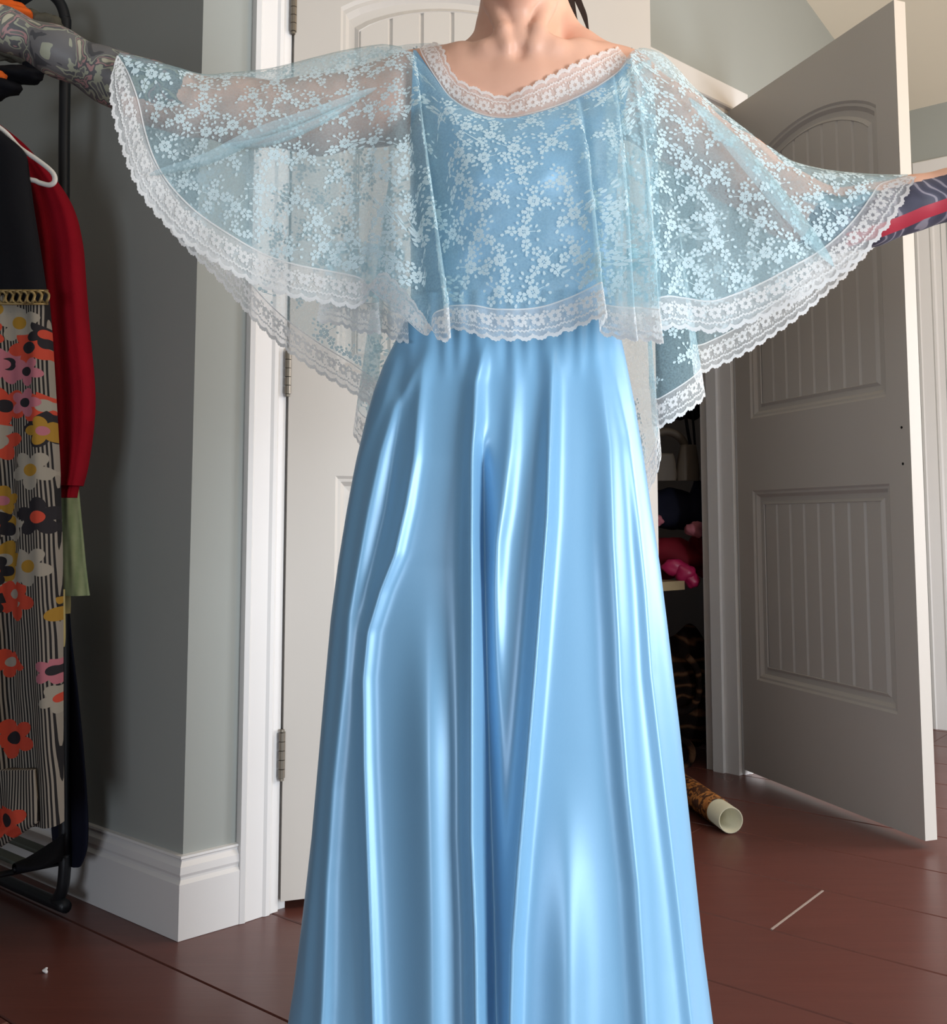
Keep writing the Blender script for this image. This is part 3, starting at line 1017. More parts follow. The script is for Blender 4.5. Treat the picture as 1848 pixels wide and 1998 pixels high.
# head, tilted slightly back
hc = p_(1030, -215, 1.30)
cone(hc, hc + [0, .045, .015], .078, .082, .03)
chain([(hc + [0, -.02, -.03], .066), (p_(1012, -52, 1.235), .034)], .035)
chain([(p_(978, -60, 1.27), .022), (p_(1012, -40, 1.222), .021), (p_(1050, -60, 1.27), .022)], .02)
fz = hc + [0, -.078, 0]
chain([(fz + [0, -.002, .012], .008), (fz + [0, -.018, -.022], .011)], .01)
for s in (-1, 1):
    cone(fz + [.022 * s, .006, .020], fz + [.036 * s, .012, .018], .009, .008, .012)
    cone(fz + [.030 * s, .012, 0], fz + [.030 * s, .012, .001], .012, .012, .004)
    cone(hc + [.080 * s, .005, .005], hc + [.078 * s, .0, -.025], .012, .008, .01)
chain([(fz + [-.018, .004, -.052], .006), (fz + [0, -.006, -.050], .0075), (fz + [.018, .004, -.052], .006)], .006)
chain([(fz + [-.014, .006, -.061], .006), (fz + [0, -.003, -.062], .0075), (fz + [.014, .006, -.061], .006)], .006)
# arms
LA = [(p_(800, 184, 1.312), .049), (p_(740, 205, 1.308), .048), (p_(620, 226, 1.298), .046), (p_(470, 220, 1.28), .039), (p_(360, 204, 1.268), .0345), (p_(290, 180, 1.262), .0355), (p_(215, 150, 1.255), .0305), (p_(110, 100, 1.245), .0265), (p_(10, 57, 1.236), .0225), (p_(-25, 42, 1.233), .0225)]
RA = [(p_(1218, 182, 1.312), .048), (p_(1310, 240, 1.305), .043), (p_(1441, 332, 1.287), .039), (p_(1540, 400, 1.272), .037), (p_(1628, 432, 1.262), .035), (p_(1700, 420, 1.252), .0345), (p_(1780, 397, 1.242), .0300), (p_(1860, 378, 1.232), .0275), (p_(1960, 350, 1.222), .0225), (p_(2000, 340, 1.218), .0225)]
chain(LA, .022); chain(RA, .022)
# hands: palm of three bones, four bent fingers of different lengths and a thumb
def hand(w, dirn, side, palm_n):
    d = np.array(dirn, float); d /= np.linalg.norm(d)
    n_ = np.array(palm_n, float); n_ -= d * (n_ @ d); n_ /= np.linalg.norm(n_)
    e = np.cross(n_, d) * side
    for j in range(4):
        o = (j - 1.5) * .0185
        kn = w + d * (.088 - .004 * abs(j - 1)) + e * o
        cone(w + e * o * .6 + d * .008, kn, .0145, .0115, .012)
        L = (.066, .076, .071, .055)[j]
        q1_ = kn + d * L * .45 + n_ * .006; q2_ = q1_ + d * L * .32 + n_ * .011; q3_ = q2_ + d * L * .23 + n_ * .013
        q1_ += e * o * .15; q2_ += e * o * .25; q3_ += e * o * .3
        chain([(kn, .0098), (q1_, .0088), (q2_, .0080), (q3_, .0070)], .003)
    t0 = w + d * .020 - e * .022
    chain([(t0, .0145), (t0 + d * .034 - e * .024 + n_ * .008, .0115), (t0 + d * .060 - e * .034 + n_ * .013, .0095), (t0 + d * .080 - e * .038 + n_ * .016, .0080)], .006)


wl = LA[-1][0]; hand(wl, wl - LA[-3][0] + [0, 0, -.01], 1, (0, 0, -1))
wr = RA[-1][0]; hand(wr, wr - RA[-3][0], -1, (0, 0, -1))

HG = .004
lo = np.array([-.92, 1.08, -.005]); hi = np.array([.98, 1.52, 1.76])
dims = np.ceil((hi - lo) / HG).astype(int) + 1
fld = np.full(dims, .2, np.float32)


def seg_d(X, a, b, ra, rb):
    ab = b - a
    t = np.clip(((X - a) @ ab) / (ab @ ab + 1e-12), 0, 1)
    return np.linalg.norm(X - (a + t[..., None] * ab), axis=-1) - (ra + (rb - ra) * t)


def smin(f0, d, k):
    h = np.maximum(k - np.abs(f0 - d), 0)
    return np.minimum(f0, d) - h * h / (4 * k)


for a, b, ra, rb, k in PR:
    R_ = max(ra, rb) + k + .02
    i0 = np.maximum(np.floor((np.minimum(a, b) - R_ - lo) / HG).astype(int), 0)
    i1 = np.minimum(np.ceil((np.maximum(a, b) + R_ - lo) / HG).astype(int) + 1, dims)
    if (i1 <= i0).any(): continue
    ax_ = [lo[q] + HG * np.arange(i0[q], i1[q]) for q in range(3)]
    X = np.stack(np.meshgrid(*ax_, indexing='ij'), -1)
    sl = tuple(slice(i0[q], i1[q]) for q in range(3))
    fld[sl] = smin(fld[sl], seg_d(X, a, b, ra, rb), k)
# hollows: above the breast bone and above each collar bone
for c, r_, k in ((p_(1013, 101, 1.222), .0070, .009), (p_(945, 78, 1.255), .008, .016), (p_(1085, 74, 1.255), .008, .016)):
    i0 = np.floor((c - .06 - lo) / HG).astype(int); i1 = np.ceil((c + .06 - lo) / HG).astype(int)
    ax_ = [lo[q] + HG * np.arange(i0[q], i1[q]) for q in range(3)]
    X = np.stack(np.meshgrid(*ax_, indexing='ij'), -1)
    sl = tuple(slice(i0[q], i1[q]) for q in range(3))
    d = -(np.linalg.norm(X - c, axis=-1) - r_)
    h = np.maximum(k - np.abs(fld[sl] - d), 0)
    fld[sl] = np.maximum(fld[sl], d) + h * h / (4 * k)


def surface_nets(F, lo, h):
    s = F < 0
    cnt = sum(s[i:s.shape[0] - 1 + i, j:s.shape[1] - 1 + j, k:s.shape[2] - 1 + k].astype(np.uint8) for i in (0, 1) for j in (0, 1) for k in (0, 1))
    act = np.argwhere((cnt > 0) & (cnt < 8))
    idx = np.full(cnt.shape, -1, np.int64)
    idx[tuple(act.T)] = np.arange(len(act))
    acc = np.zeros((len(act), 3)); num = np.zeros(len(act))
    cor = [(i, j, k) for i in (0, 1) for j in (0, 1) for k in (0, 1)]
    for c in cor:
        for axis in range(3):
            if c[axis]: continue
            d = list(c); d[axis] = 1
            fa = F[act[:, 0] + c[0], act[:, 1] + c[1], act[:, 2] + c[2]]
            fb = F[act[:, 0] + d[0], act[:, 1] + d[1], act[:, 2] + d[2]]
            m_ = (fa < 0) != (fb < 0)
            t = np.where(m_, fa / (fa - fb + 1e-20), 0)
            pt = np.array(c, float)[None] + t[:, None] * (np.array(d) - np.array(c))[None]
            acc[m_] += pt[m_]; num[m_] += 1
    V = lo + h * (act + acc / num[:, None])
    faces = []
    for axis in range(3):
        o1, o2 = (axis + 1) % 3, (axis + 2) % 3
        n0 = s.shape
        sa = [slice(1, n0[q] - 1) for q in range(3)]; sb = list(sa)
        sa[axis] = slice(0, n0[axis] - 1); sb[axis] = slice(1, n0[axis])
        A_, B_ = s[tuple(sa)], s[tuple(sb)]
        for flip in (0, 1):
            e_ = np.argwhere((A_ & ~B_) if not flip else (~A_ & B_))
            if not len(e_): continue
            base = e_.copy(); base[:, o1] += 1; base[:, o2] += 1
            def cell(u, w):
                q = base.copy(); q[:, o1] -= u; q[:, o2] -= w
                return idx[q[:, 0], q[:, 1], q[:, 2]]
            qd = np.stack([cell(1, 1), cell(0, 1), cell(0, 0), cell(1, 0)], -1)
            if flip: qd = qd[:, ::-1]
            faces.append(qd)
    return V, np.vstack(faces)


BV, BF = surface_nets(fld, lo, HG)
ed = np.vstack([BF[:, [0, 1]], BF[:, [1, 2]], BF[:, [2, 3]], BF[:, [3, 0]]])
for _ in range(1):
    acc = np.zeros_like(BV); n_ = np.zeros(len(BV))
    for q in range(3): acc[:, q] = np.bincount(ed[:, 0], BV[ed[:, 1], q], len(BV)) + np.bincount(ed[:, 1], BV[ed[:, 0], q], len(BV))
    n_ = np.bincount(ed[:, 0], minlength=len(BV)) + np.bincount(ed[:, 1], minlength=len(BV))
    BV = BV * .5 + .5 * acc / n_[:, None]


def along(pts, X):
    best = np.full(len(X), 9.); tt = np.zeros(len(X)); L0 = 0; cz = np.zeros(len(X))
    for (a, ra), (b, rb) in zip(pts[:-1], pts[1:]):
        ab = b - a; L = np.linalg.norm(ab)
        t = np.clip(((X - a) @ ab) / (L * L), 0, 1)
        c = a + t[:, None] * ab
        d = np.linalg.norm(X - c, axis=1)
        m_ = d < best
        best[m_] = d[m_]; tt[m_] = L0 + t[m_] * L; cz[m_] = c[m_, 2]
        L0 += L
    return best, tt, L0, cz


def sstep(a, b, x):
    t = np.clip((x - a) / (b - a), 0, 1); return t * t * (3 - 2 * t)


dl, tl, Ll, _ = along(LA, BV)
tatL = (dl < .075) * sstep(.275, .315, tl) * (1 - sstep(Ll - .035, Ll + .0, tl)) * (1.0 - .9 * ((BV[:, 2] - _) < -.022) * (tl < .36))
drr, tr_, Lr, czr = along(RA, BV)
tatR = (drr < .075) * sstep(.275, .315, tr_) * (1 - sstep(Lr - .06, Lr - .02, tr_)) * (1 - .75 * ((BV[:, 2] - czr) > .017))
zr = BV[:, 2] - czr
tatRed = np.clip(.5 + (.0065 - np.abs(zr + .021 - .12 * (tr_ - .42))) / .008, 0, 1) * ((drr < .075) & (tr_ > .33) & (tr_ < Lr - .05))
body = mk('body', BV, BF, M_skin, wm, True, dict(tattoo_grey=tatL, tattoo_slate=tatR, tattoo_red=tatRed))

from mathutils.bvhtree import BVHTree
bvh = BVHTree.FromPolygons(BV.tolist(), BF.tolist())


def on_skin(px, py, off=.003, dflt=1.3):
    o = Vector((0, 0, CH)); d = Vector(P(px, py, 1.0).tolist()) - o; d.normalize()
    h = bvh.ray_cast(o, d)
    if h[0] is None: return dflt
    return h[0].y - off


# --- hair
m = MB()
hm = MB()
hm.blob(hc + [0, .040, .022], (.093, .098, .098), 5, .02, 40, 24)
hair = None
cap_ = MB()
th = [(u, w) for u in range(41) for w in range(19)]
v = []
for u in range(40):
    for w in range(20):
        az = 2 * math.pi * u / 40; el = math.pi * .62 * w / 19
        dvec = np.array([math.sin(el) * math.cos(az), math.sin(el) * math.sin(az), math.cos(el)])
        front = max(0, -dvec[1])
        c_ = hc + [0, .022, .008]
        v.append(c_ + np.array([.096, .105, .102]) * dvec * (1 - .18 * front * sstep(.9, 1.6, el)))
f = []
for u in range(40):
    for w in range(19):
        f.append([u * 20 + w, u * 20 + w + 1, ((u + 1) % 40) * 20 + w + 1, ((u + 1) % 40) * 20 + w])
cap_.add(v, f)
hair = cap_.build('hair', M_hair, wm, True)
m = MB()
for i in range(70):
    u = g.uniform(0, 1)
    a0 = P(1072 + 40 * u, -150 + g.uniform(-20, 20), 1.37 + g.uniform(-.01, .02))
    if i < 46:
        end = [P(1098 + 18 * u, -40, 1.365), P(1100 + 22 * u, 10, 1.36), P(1112 + 14 * u + g.normal(0, 2), 30 + 14 * u, 1.36), P(1122 + 4 * u, 44 + g.uniform(-8, 4), 1.36)]
    else:
        end = [P(1112 + 10 * u, -40, 1.365), P(1122 + 12 * u, 0, 1.36), P(1136 + 8 * u + g.normal(0, 1), 28, 1.36), P(1144 + 4 * u, 52, 1.36), P(1148 + 1.5 * u, 66 + g.uniform(-8, 0), 1.36)]
    pts = smooth_path([a0] + end, 5)
    m.tube(pts, np.linspace(.0016, .0004, len(pts)), 4, cap=False)
m.build('ponytail', M_hair, hair, True)

# --- bodice
NECK = np.array([(808, 92), (822, 112), (850, 152), (882, 194), (930, 221), (985, 231), (1040, 222), (1100, 203), (1160, 174), (1205, 143), (1228, 116), (1236, 98)], float)
neck_s = smooth_path(NECK, 8)


def necky(x): return np.interp(x, neck_s[:, 0], neck_s[:, 1])


nS, nR = 90, 70
SK_L = np.array([(560, 803), (600, 800), (640, 790), (680, 772), (720, 752), (770, 734), (820, 720), (900, 702), (1000, 684), (1100, 668), (1200, 655), (1400, 638), (1600, 621), (1750, 604), (1880, 588), (1998, 569), (2300, 528)], float)
SK_R = np.array([(560, 1194), (600, 1195), (660, 1204), (700, 1212), (800, 1231), (900, 1247), (1000, 1261), (1100, 1276), (1200, 1288), (1400, 1311), (1600, 1332), (1800, 1352), (1998, 1377), (2300, 1420)], float)
v = np.zeros((2 * nS, nR, 3))
for i in range(2 * nS):
    phi = 2 * math.pi * i / (2 * nS)            # 0..pi front, pi..2pi back
    cs, sn = math.cos(phi), math.sin(phi)
    for j in range(nR):
        w = j / (nR - 1)
        xl = np.interp(w, [0, .35, 1], [806, 800, 802]); xr = np.interp(w, [0, .35, 1], [1234, 1206, 1196])
        x = (xl + xr) / 2 + (xr - xl) / 2 * cs
        if sn >= 0:
            y0 = necky(np.clip(x, 812, 1230))
        else:
            y0 = 92 + 55 * (1 - cs * cs)
        y = y0 + (618 - y0) * w
        bust = .020 * math.exp(-((y - 330) / 90) ** 2) * sn
        bd = np.interp(y, [90, 150, 230, 350, 480, 620], [.035, .07, .105, .112, .105, .098]) + bust
        wr_ = .0012 * math.sin((x + .95 * y) * .052 + 1.2 * math.sin(y * .012)) * sstep(240, 330, y) * (sn > 0)
        wr_ += .0010 * math.sin((x * 1.0 - .25 * y) * .085) * sstep(480, 600, y) * (sn > 0)
        yy_ = YB + .010 - (bd if sn > 0 else .09) * abs(sn) ** .62 * np.sign(sn) - wr_
        if sn > .02 and y < 280:
            yy_ = min(yy_, on_skin(x, y, .006, 1.31))
        v[i, j] = P(x, y, yy_)
gown = mk('gown_bodice', v.reshape(-1, 3), grid_faces(2 * nS, nR, True), M_satin, wm, True)

# --- skirt with the folds of the photograph
RIDGES = [   # points (row, column), half width px, height m
    ([(700, 770), (793, 745), (863, 717), (928, 693), (1035, 677), (1152, 663), (1300, 646), (1500, 630), (1998, 588)], 13, .010),
    ([(690, 826), (710, 819), (793, 773), (882, 745), (994, 721), (1096, 703), (1198, 684), (1315, 675), (1533, 652), (1719, 640), (1951, 633), (2250, 615)], 16, .014),
    ([(687, 831), (789, 819), (896, 810), (989, 794), (1082, 773), (1152, 745), (1231, 721), (1323, 712), (1486, 714), (1626, 719), (1812, 726), (1975, 731), (2250, 740)], 14, .013),
    ([(660, 952), (677, 947), (747, 929), (873, 924), (1059, 922), (1315, 922), (1626, 922), (1812, 929), (1975, 931), (2250, 940)], 17, .028),
    ([(670, 1012), (710, 1005), (873, 994), (989, 980), (1059, 968), (1152, 961), (1291, 959), (1400, 957)], 18, .012),
    ([(670, 1080), (687, 1077), (849, 1070), (1012, 1063), (1129, 1054), (1315, 1040), (1486, 1026), (1672, 1010), (1835, 998), (1975, 994), (2250, 985)], 16, .025),
    ([(690, 1166), (700, 1168), (873, 1187), (1059, 1191), (1245, 1201), (1347, 1205), (1533, 1219), (1719, 1238), (1951, 1252), (2250, 1270)], 24, .018),
    ([(690, 1189), (700, 1191), (849, 1224), (1012, 1243), (1152, 1257), (1315, 1268), (1533, 1294), (1765, 1322), (1975, 1345), (2250, 1380)], 13, .010),
    ([(1100, 835), (1250, 836), (1500, 840), (1800, 846), (2250, 850)], 46, .020),
    ([(1500, 1104), (1700, 1106), (2000, 1106), (2250, 1106)], 40, .016),
    ([(860, 940), (1000, 943), (1200, 948), (1400, 952), (1626, 959), (1812, 965), (1998, 970), (2250, 980)], 13, -.026),
    ([(690, 790), (800, 780), (900, 765), (1000, 750), (1150, 715)], 14, -.008),
]
yt = 596.0
zbot = .004
ztop = float(P(997, yt, YB)[2])
nA_, nZ = 720, 230
v = np.zeros((nA_, nZ, 3))
phi = 2 * np.pi * np.arange(nA_) / nA_
# denser sampling at the front
zz = ztop + (zbot - ztop) * (np.linspace(0, 1, nZ) ** .92)
for j in range(nZ):
    # row in the picture for this height at the depth of the axis
    lo_, hi_ = 500.0, 2600.0
    for _ in range(40):
        mid = (lo_ + hi_) / 2
        if P(997, mid, YB)[2] > zz[j]: lo_ = mid
        else: hi_ = mid
    row = (lo_ + hi_) / 2
    pl = np.interp(row, SK_L[:, 0], SK_L[:, 1]); pr = np.interp(row, SK_R[:, 0], SK_R[:, 1])
    L = P(pl, row, YB); R = P(pr, row, YB)
    xc, aa = (L[0] + R[0]) / 2, (R[0] - L[0]) / 2
    bb = aa * .70
    cs, sn = np.cos(phi), np.sin(phi)
    X = xc + aa * cs
    Y = YB - bb * np.where(sn > 0, np.abs(sn) ** .48, -np.abs(sn) ** .9)
    Z = np.full(nA_, zz[j])
    qx, qy = proj(np.stack([X, Y, Z], -1))
    D = np.zeros(nA_)
    for pts, w, amp in RIDGES:
        pts = np.array(pts, float)
        xr_ = np.interp(qy, pts[:, 0], pts[:, 1])
        fade = sstep(pts[0, 0] - 40, pts[0, 0] + (60 if pts[0, 0] < 900 else 420), qy) * (1 - sstep(pts[-1, 0] - 220, pts[-1, 0] + 120, qy) * (pts[-1, 0] < 2000))
        grow = .35 + .65 * sstep(620, 1100, qy)
        d = (qx - xr_) / w
        D += amp * fade * grow * np.exp(-np.abs(d) ** 1.7)
    D *= np.clip(sn, 0, 1) ** .5
    back = np.clip(-sn, 0, 1)
    D += back * .018 * np.sin(9 * phi + 1.0) * sstep(600, 1000, row) + back * .004 * np.sin(26 * phi) * (1 - sstep(620, 800, row))
    gath = .0022 * np.sin(qx * .19 + .6 * np.sin(qx * .05)) * (1 - sstep(620, 760, qy)) * np.clip(sn, 0, 1)
    v[:, j, 0] = X + D * .15 * cs
    v[:, j, 1] = Y - (D + gath) * np.where(sn > 0, 1, -1)
    v[:, j, 2] = Z
mk('gown_skirt', v.reshape(-1, 3), grid_faces(nA_, nZ, True), M_satin, wm, True)

# ------------------------------------------------------------------ lace
class Surf:
    """dense grid over (u, v) with bilinear lookup"""
    def __init__(s, G):
        s.G = G; s.nu, s.nv = G.shape[:2]

    def at(s, u, v):
        x = np.clip(u, 0, 1) * (s.nu - 1); y = np.clip(v, 0, 1) * (s.nv - 1)
        i = np.minimum(x.astype(int), s.nu - 2); j = np.minimum(y.astype(int), s.nv - 2)
        fx = (x - i)[:, None]; fy = (y - j)[:, None]
        G = s.G
        return (G[i, j] * (1 - fx) + G[i + 1, j] * fx) * (1 - fy) + (G[i, j + 1] * (1 - fx) + G[i + 1, j + 1] * fx) * fy


def petal(cx, cy, ang, r0, r1, w, n=7):
    """rounded petal from radius r0 to r1 in direction ang"""
    pts = []
    m_ = (r0 + r1) / 2; h = (r1 - r0) / 2
    for k in range(n):
        t = 2 * math.pi * k / n
        a = m_ + h * math.cos(t); b = w * math.sin(t) * (1 + .25 * math.cos(t))
        pts.append((cx + a * math.cos(ang) - b * math.sin(ang), cy + a * math.sin(ang) + b * math.cos(ang)))
    return pts


def flower(cx, cy, R, n, rot):
    out = [petal(cx, cy, rot + 2 * math.pi * k / n, R * .24, R, R * .36) for k in range(n)]
    return out


def ribbon(x0, y0, x1, y1, w):
    dx, dy = x1 - x0, y1 - y0
    L = math.hypot(dx, dy) + 1e-9
    nx, ny = -dy / L * w, dx / L * w
    return [(x0 + nx, y0 + ny), (x1 + nx, y1 + ny), (x1 - nx, y1 - ny), (x0 - nx, y0 - ny)]


MM = .001


def motif(g, k=0):
    """spray of three flowers with buds, leaves and stems (metres)"""
    s = MM * g.uniform(.92, 1.08)
    fl_ = []
    cs_ = [(0, 0, 7.6, 6), (12, -6.5, 6.2, 5), (-9.5, -11, 6.4, 5), (4.5, 13, 5.6, 5)]
    mir = -1 if g.random() < .5 else 1
    for x, y, R, n in cs_:
        fl_ += flower(mir * x * s, y * s, R * s, n, g.uniform(0, 6))
    stems = [(0, 0, 11.5, -6.5), (0, 0, -9.5, -10), (0, 0, 4, 11.5), (-9.5, -10, -13, -18), (11.5, -6.5, 16, -14), (0, 0, -12, 6)]
    for x0, y0, x1, y1 in stems:
        fl_.append(ribbon(mir * x0 * s, y0 * s, mir * x1 * s, y1 * s, .42 * s))
    for x, y, a, L in ((-14, -19, -2.2, 4.6), (-11.5, -16.5, -1.0, 3.8), (17, -15, -1.2, 4.6), (14, -11, -.1, 3.8), (-13, 6, 2.6, 4.6), (-10, 9, 1.6, 4), (11, 17, 1.0, 4.4), (12, 13, .2, 3.8), (-17, 0, -2.6, 4.0), (3, -9, -1.5, 4.4), (-3, 7, 2.0, 3.6), (9, 4, .5, 3.8)):
        ang = a if mir > 0 else math.pi - a
        fl_.append(petal(mir * x * s, y * s, ang, 0, L * 1.15 * s, 1.6 * s, 6))
    return fl_


def lace_panel(name, ent, label, seed, bulge=.03, fabric=True, dens=.036, per=16, nv=72, flower_off=.0012, trimw=58, wave=0.0, plain=False, clampT=False):
    """panel hung from a top line T to a hem H; the white lace border runs along the hem"""
    T = []; M_ = []; H = []
    for e in ent:
        e0 = e[0]
        if clampT: e0 = (e0[0], e0[1], min(e0[2], on_skin(e0[0], e0[1], .011, 9.)))
        t = P(*e0); h = P(*e[1])
        if len(e) > 2 and e[2] is not None: m__ = P(*e[2])
        else:
            dpx = math.hypot(e[0][0] - e[1][0], e[0][1] - e[1][1])
            w = min(trimw / max(dpx, 1e-6), .48)
            m__ = h + (t - h) * w
        T.append(t); M_.append(m__); H.append(h)
    T = smooth_path(T, per); M_ = smooth_path(M_, per); H = smooth_path(H, per)
    nu = len(T)
    vv = np.linspace(0, 1, nv)
    G = T[:, None] + (M_ - T)[:, None] * vv[None, :, None]
    size = np.linalg.norm(M_ - T, axis=1)
    bl = bulge * np.clip(size / .25, 0, 1)
    G[:, :, 1] -= bl[:, None] * np.sin(np.pi * np.clip(vv, 0, 1) ** .8)[None] * 1.0
    if wave:
        arc = np.concatenate([[0], np.cumsum(np.linalg.norm(np.diff(G[:, nv * 2 // 3], axis=0), axis=1))])
        ph_ = np.random.default_rng(seed).uniform(0, 6, 4)
        wv = np.sin(arc * 58 + ph_[0]) + .6 * np.sin(arc * 97 + ph_[1]) + .4 * np.sin(arc * 21 + ph_[2])
        G[:, :, 1] -= wave * wv[:, None] * (vv ** 1.0)[None] * np.clip(size / .15, 0, 1)[:, None]
        dM = G[:, -1, 1] - M_[:, 1]
        H = H.copy(); H[:, 1] += dM
    Mm = G[:, -1]
    S = Surf(G)
    out = None
    g_ = np.random.default_rng(seed)
    if fabric:
        out = mk(name, G.reshape(-1, 3), grid_faces(nu, nv), M_net, wm, True)
        if label: out['label'] = label
    # border surface
    ww = np.linspace(0, 1.15, 14)
    GT = Mm[:, None] + (H - Mm)[:, None] * ww[None, :, None]
    ST_ = Surf(GT)
    tu = lambda u, w: ST_.at(u, np.asarray(w) / 1.15)
    n_e = int(np.searchsorted(ww, .93)) + 1
    net = mk('trim_net', GT[:, :n_e].reshape(-1, 3), grid_faces(nu, n_e), M_trimnet, out if out else wm, True)
    par = out if out else net
    arc = np.concatenate([[0], np.cumsum(np.linalg.norm(np.diff(GT[:, 8], axis=0), axis=1))])
    Lr_ = arc[-1]
    u_of = lambda s: np.interp(s, arc, np.linspace(0, 1, nu))
    bw = np.linalg.norm(H - Mm, axis=1)                      # border width in metres
    TV = []; TF = []

    def emit(V, F, pts, faces):
        n = sum(len(q) for q in V)
        V.append(pts); F += [[i + n for i in q] for q in faces]

    def lift(pts):                                            # towards the viewer side by a thread's thickness
        pts = pts.copy(); pts[:, 1] -= flower_off; return pts

    # scalloped edge: solid band with zig-zag upper side
    ns = max(8, int(Lr_ / .0011))
    sA = np.linspace(0, Lr_, ns)
    pit = .0175
    scal = np.abs(np.sin(np.pi * sA / pit)) ** .7
    zig = np.abs(((sA / .0044) % 1) * 2 - 1)
    w_out = .93 + .12 * scal + .015 * np.cos(2 * np.pi * sA / .0044)
    w_in = w_out - .10 - .055 * zig
    uu = u_of(sA)
    rows = [lift(tu(uu, w_in)), lift(tu(uu, (w_in + w_out) / 2)), lift(tu(uu, w_out))]
    emit(TV, TF, np.vstack(rows), [[r_ * ns + i, r_ * ns + i + 1, (r_ + 1) * ns + i + 1, (r_ + 1) * ns + i] for r_ in range(2) for i in range(ns - 1)])
    # second little zig-zag and the cord along the top of the border
    for wc, th_, zz_ in ((.655, .030, .05), (.02, .028, 0.0)):
        w0 = wc - th_ + zz_ * zig + .05 * scal * (zz_ > 0); w1 = wc + th_ + zz_ * zig + .05 * scal * (zz_ > 0)
        rows = [lift(tu(uu, w0)), lift(tu(uu, w1))]
        emit(TV, TF, np.vstack(rows), [[i, i + 1, ns + i + 1, ns + i] for i in range(ns - 1)])
    # flowers along the border
    s0 = .008
    kf = 0
    while s0 < Lr_ - .004:
        u0 = float(u_of(s0)); b_ = float(np.interp(u0, np.linspace(0, 1, nu), bw))
        fl_ = []
        if kf % 2 == 0:
            fl_ += flower(0, .40, .0078, 6, g_.uniform(0, 6))
            cyw = .40
        else:
            fl_ += flower(0, .26, .0048, 5, g_.uniform(0, 6)); cyw = .26
        ext = []
        if kf % 2:
            for dx, dy, a in ((-.004, .26, 2.3), (.004, .26, .8), (-.003, .52, -2.0), (.003, .52, -1.1), (0, .56, 1.57)):
                ext.append((petal(dx, 0, a, 0, .0045, .0014, 6), dy))
        for pg, cy in [(q, cyw) for q in fl_] + ext:
            pg = np.array(pg)
            if cy == cyw and (pg in fl_ if False else True):
                dy = pg[:, 1] - (cyw if abs(pg[:, 1].mean()) > .1 else 0)
            s_ = s0 + pg[:, 0]; w_ = cy + dy / max(b_, .012)
            if s_.min() < 0 or s_.max() > Lr_: continue
            pts = lift(tu(u_of(s_), np.clip(w_, 0, 1.1)))
            emit(TV, TF, pts, [list(range(len(pg)))])
        s0 += .0098; kf += 1
    tm = mk('trim_embroidery', np.vstack(TV), TF, M_white_thread, par, False)
    tm['kind'] = 'stuff'
    if not fabric or plain: return out or net
    # flower sprays scattered over the fabric
    area_ = np.linalg.norm(np.cross(G[1:, :-1] - G[:-1, :-1], G[:-1, 1:] - G[:-1, :-1]), axis=-1).ravel()
    cum = np.cumsum(area_)
    acc_p = []; V = []; F = []
    e1_ = 1.0 / (nu - 1); e2_ = 1.0 / (nv - 1)
    for _ in range(int(cum[-1] / dens ** 2 * 30)):
        c = int(np.searchsorted(cum, g_.random() * cum[-1]))
        i, j = divmod(min(c, len(area_) - 1), nv - 1)
        pc = G[i, j]
        if acc_p and np.min(np.sum((np.array(acc_p) - pc) ** 2, 1)) < dens ** 2: continue
        i = min(max(i, 1), nu - 2); j = min(max(j, 1), nv - 2)
        eu = (G[i + 1, j] - G[i - 1, j]) / 2; ev = (G[i, j + 1] - G[i, j - 1]) / 2
        lu, lv = np.linalg.norm(eu), np.linalg.norm(ev)
        if lu < 2e-4 or lv < 2e-4: continue
        nrm = np.cross(eu, ev); nl = np.linalg.norm(nrm)
        if nl < .25 * lu * lv: continue
        nrm /= nl
        if nrm[1] > 0: nrm = -nrm
        acc_p.append(pc)
        dn = np.array([0, 0, 1.0]); dn -= nrm * (dn @ nrm)
        if np.linalg.norm(dn) < .15: dn = -ev
        dn /= np.linalg.norm(dn)
        rt = np.cross(dn, nrm)
        an = g_.normal(0, .35); ca, sa = math.cos(an), math.sin(an)
        r2 = rt * ca + dn * sa; d2v = -rt * sa + dn * ca
        gm = np.linalg.inv(np.array([[eu @ eu, eu @ ev], [eu @ ev, ev @ ev]]))
        for pg in motif(g_):
            pg = np.array(pg)
            X = pg[:, :1] * r2 + pg[:, 1:] * d2v
            ab = np.stack([X @ eu, X @ ev], -1) @ gm.T
            uu_ = i * e1_ + ab[:, 0] * e1_; v_ = j * e2_ + ab[:, 1] * e2_
            if uu_.min() < 0 or uu_.max() > 1 or v_.min() < .005 or v_.max() > .998: continue
            pts = S.at(uu_, v_)
            if np.linalg.norm(pts - pts.mean(0), axis=1).max() > .02: continue
            emit(V, F, pts + nrm * flower_off, [list(range(len(pg)))])
    if V:
        e = mk('lace_flowers', np.vstack(V), F, M_flower, out, False)
        e['kind'] = 'stuff'
    return out


def skinT(x, y, off=.006):
    return (x, y, min(on_skin(x, y, off, 1.3), 1.31))


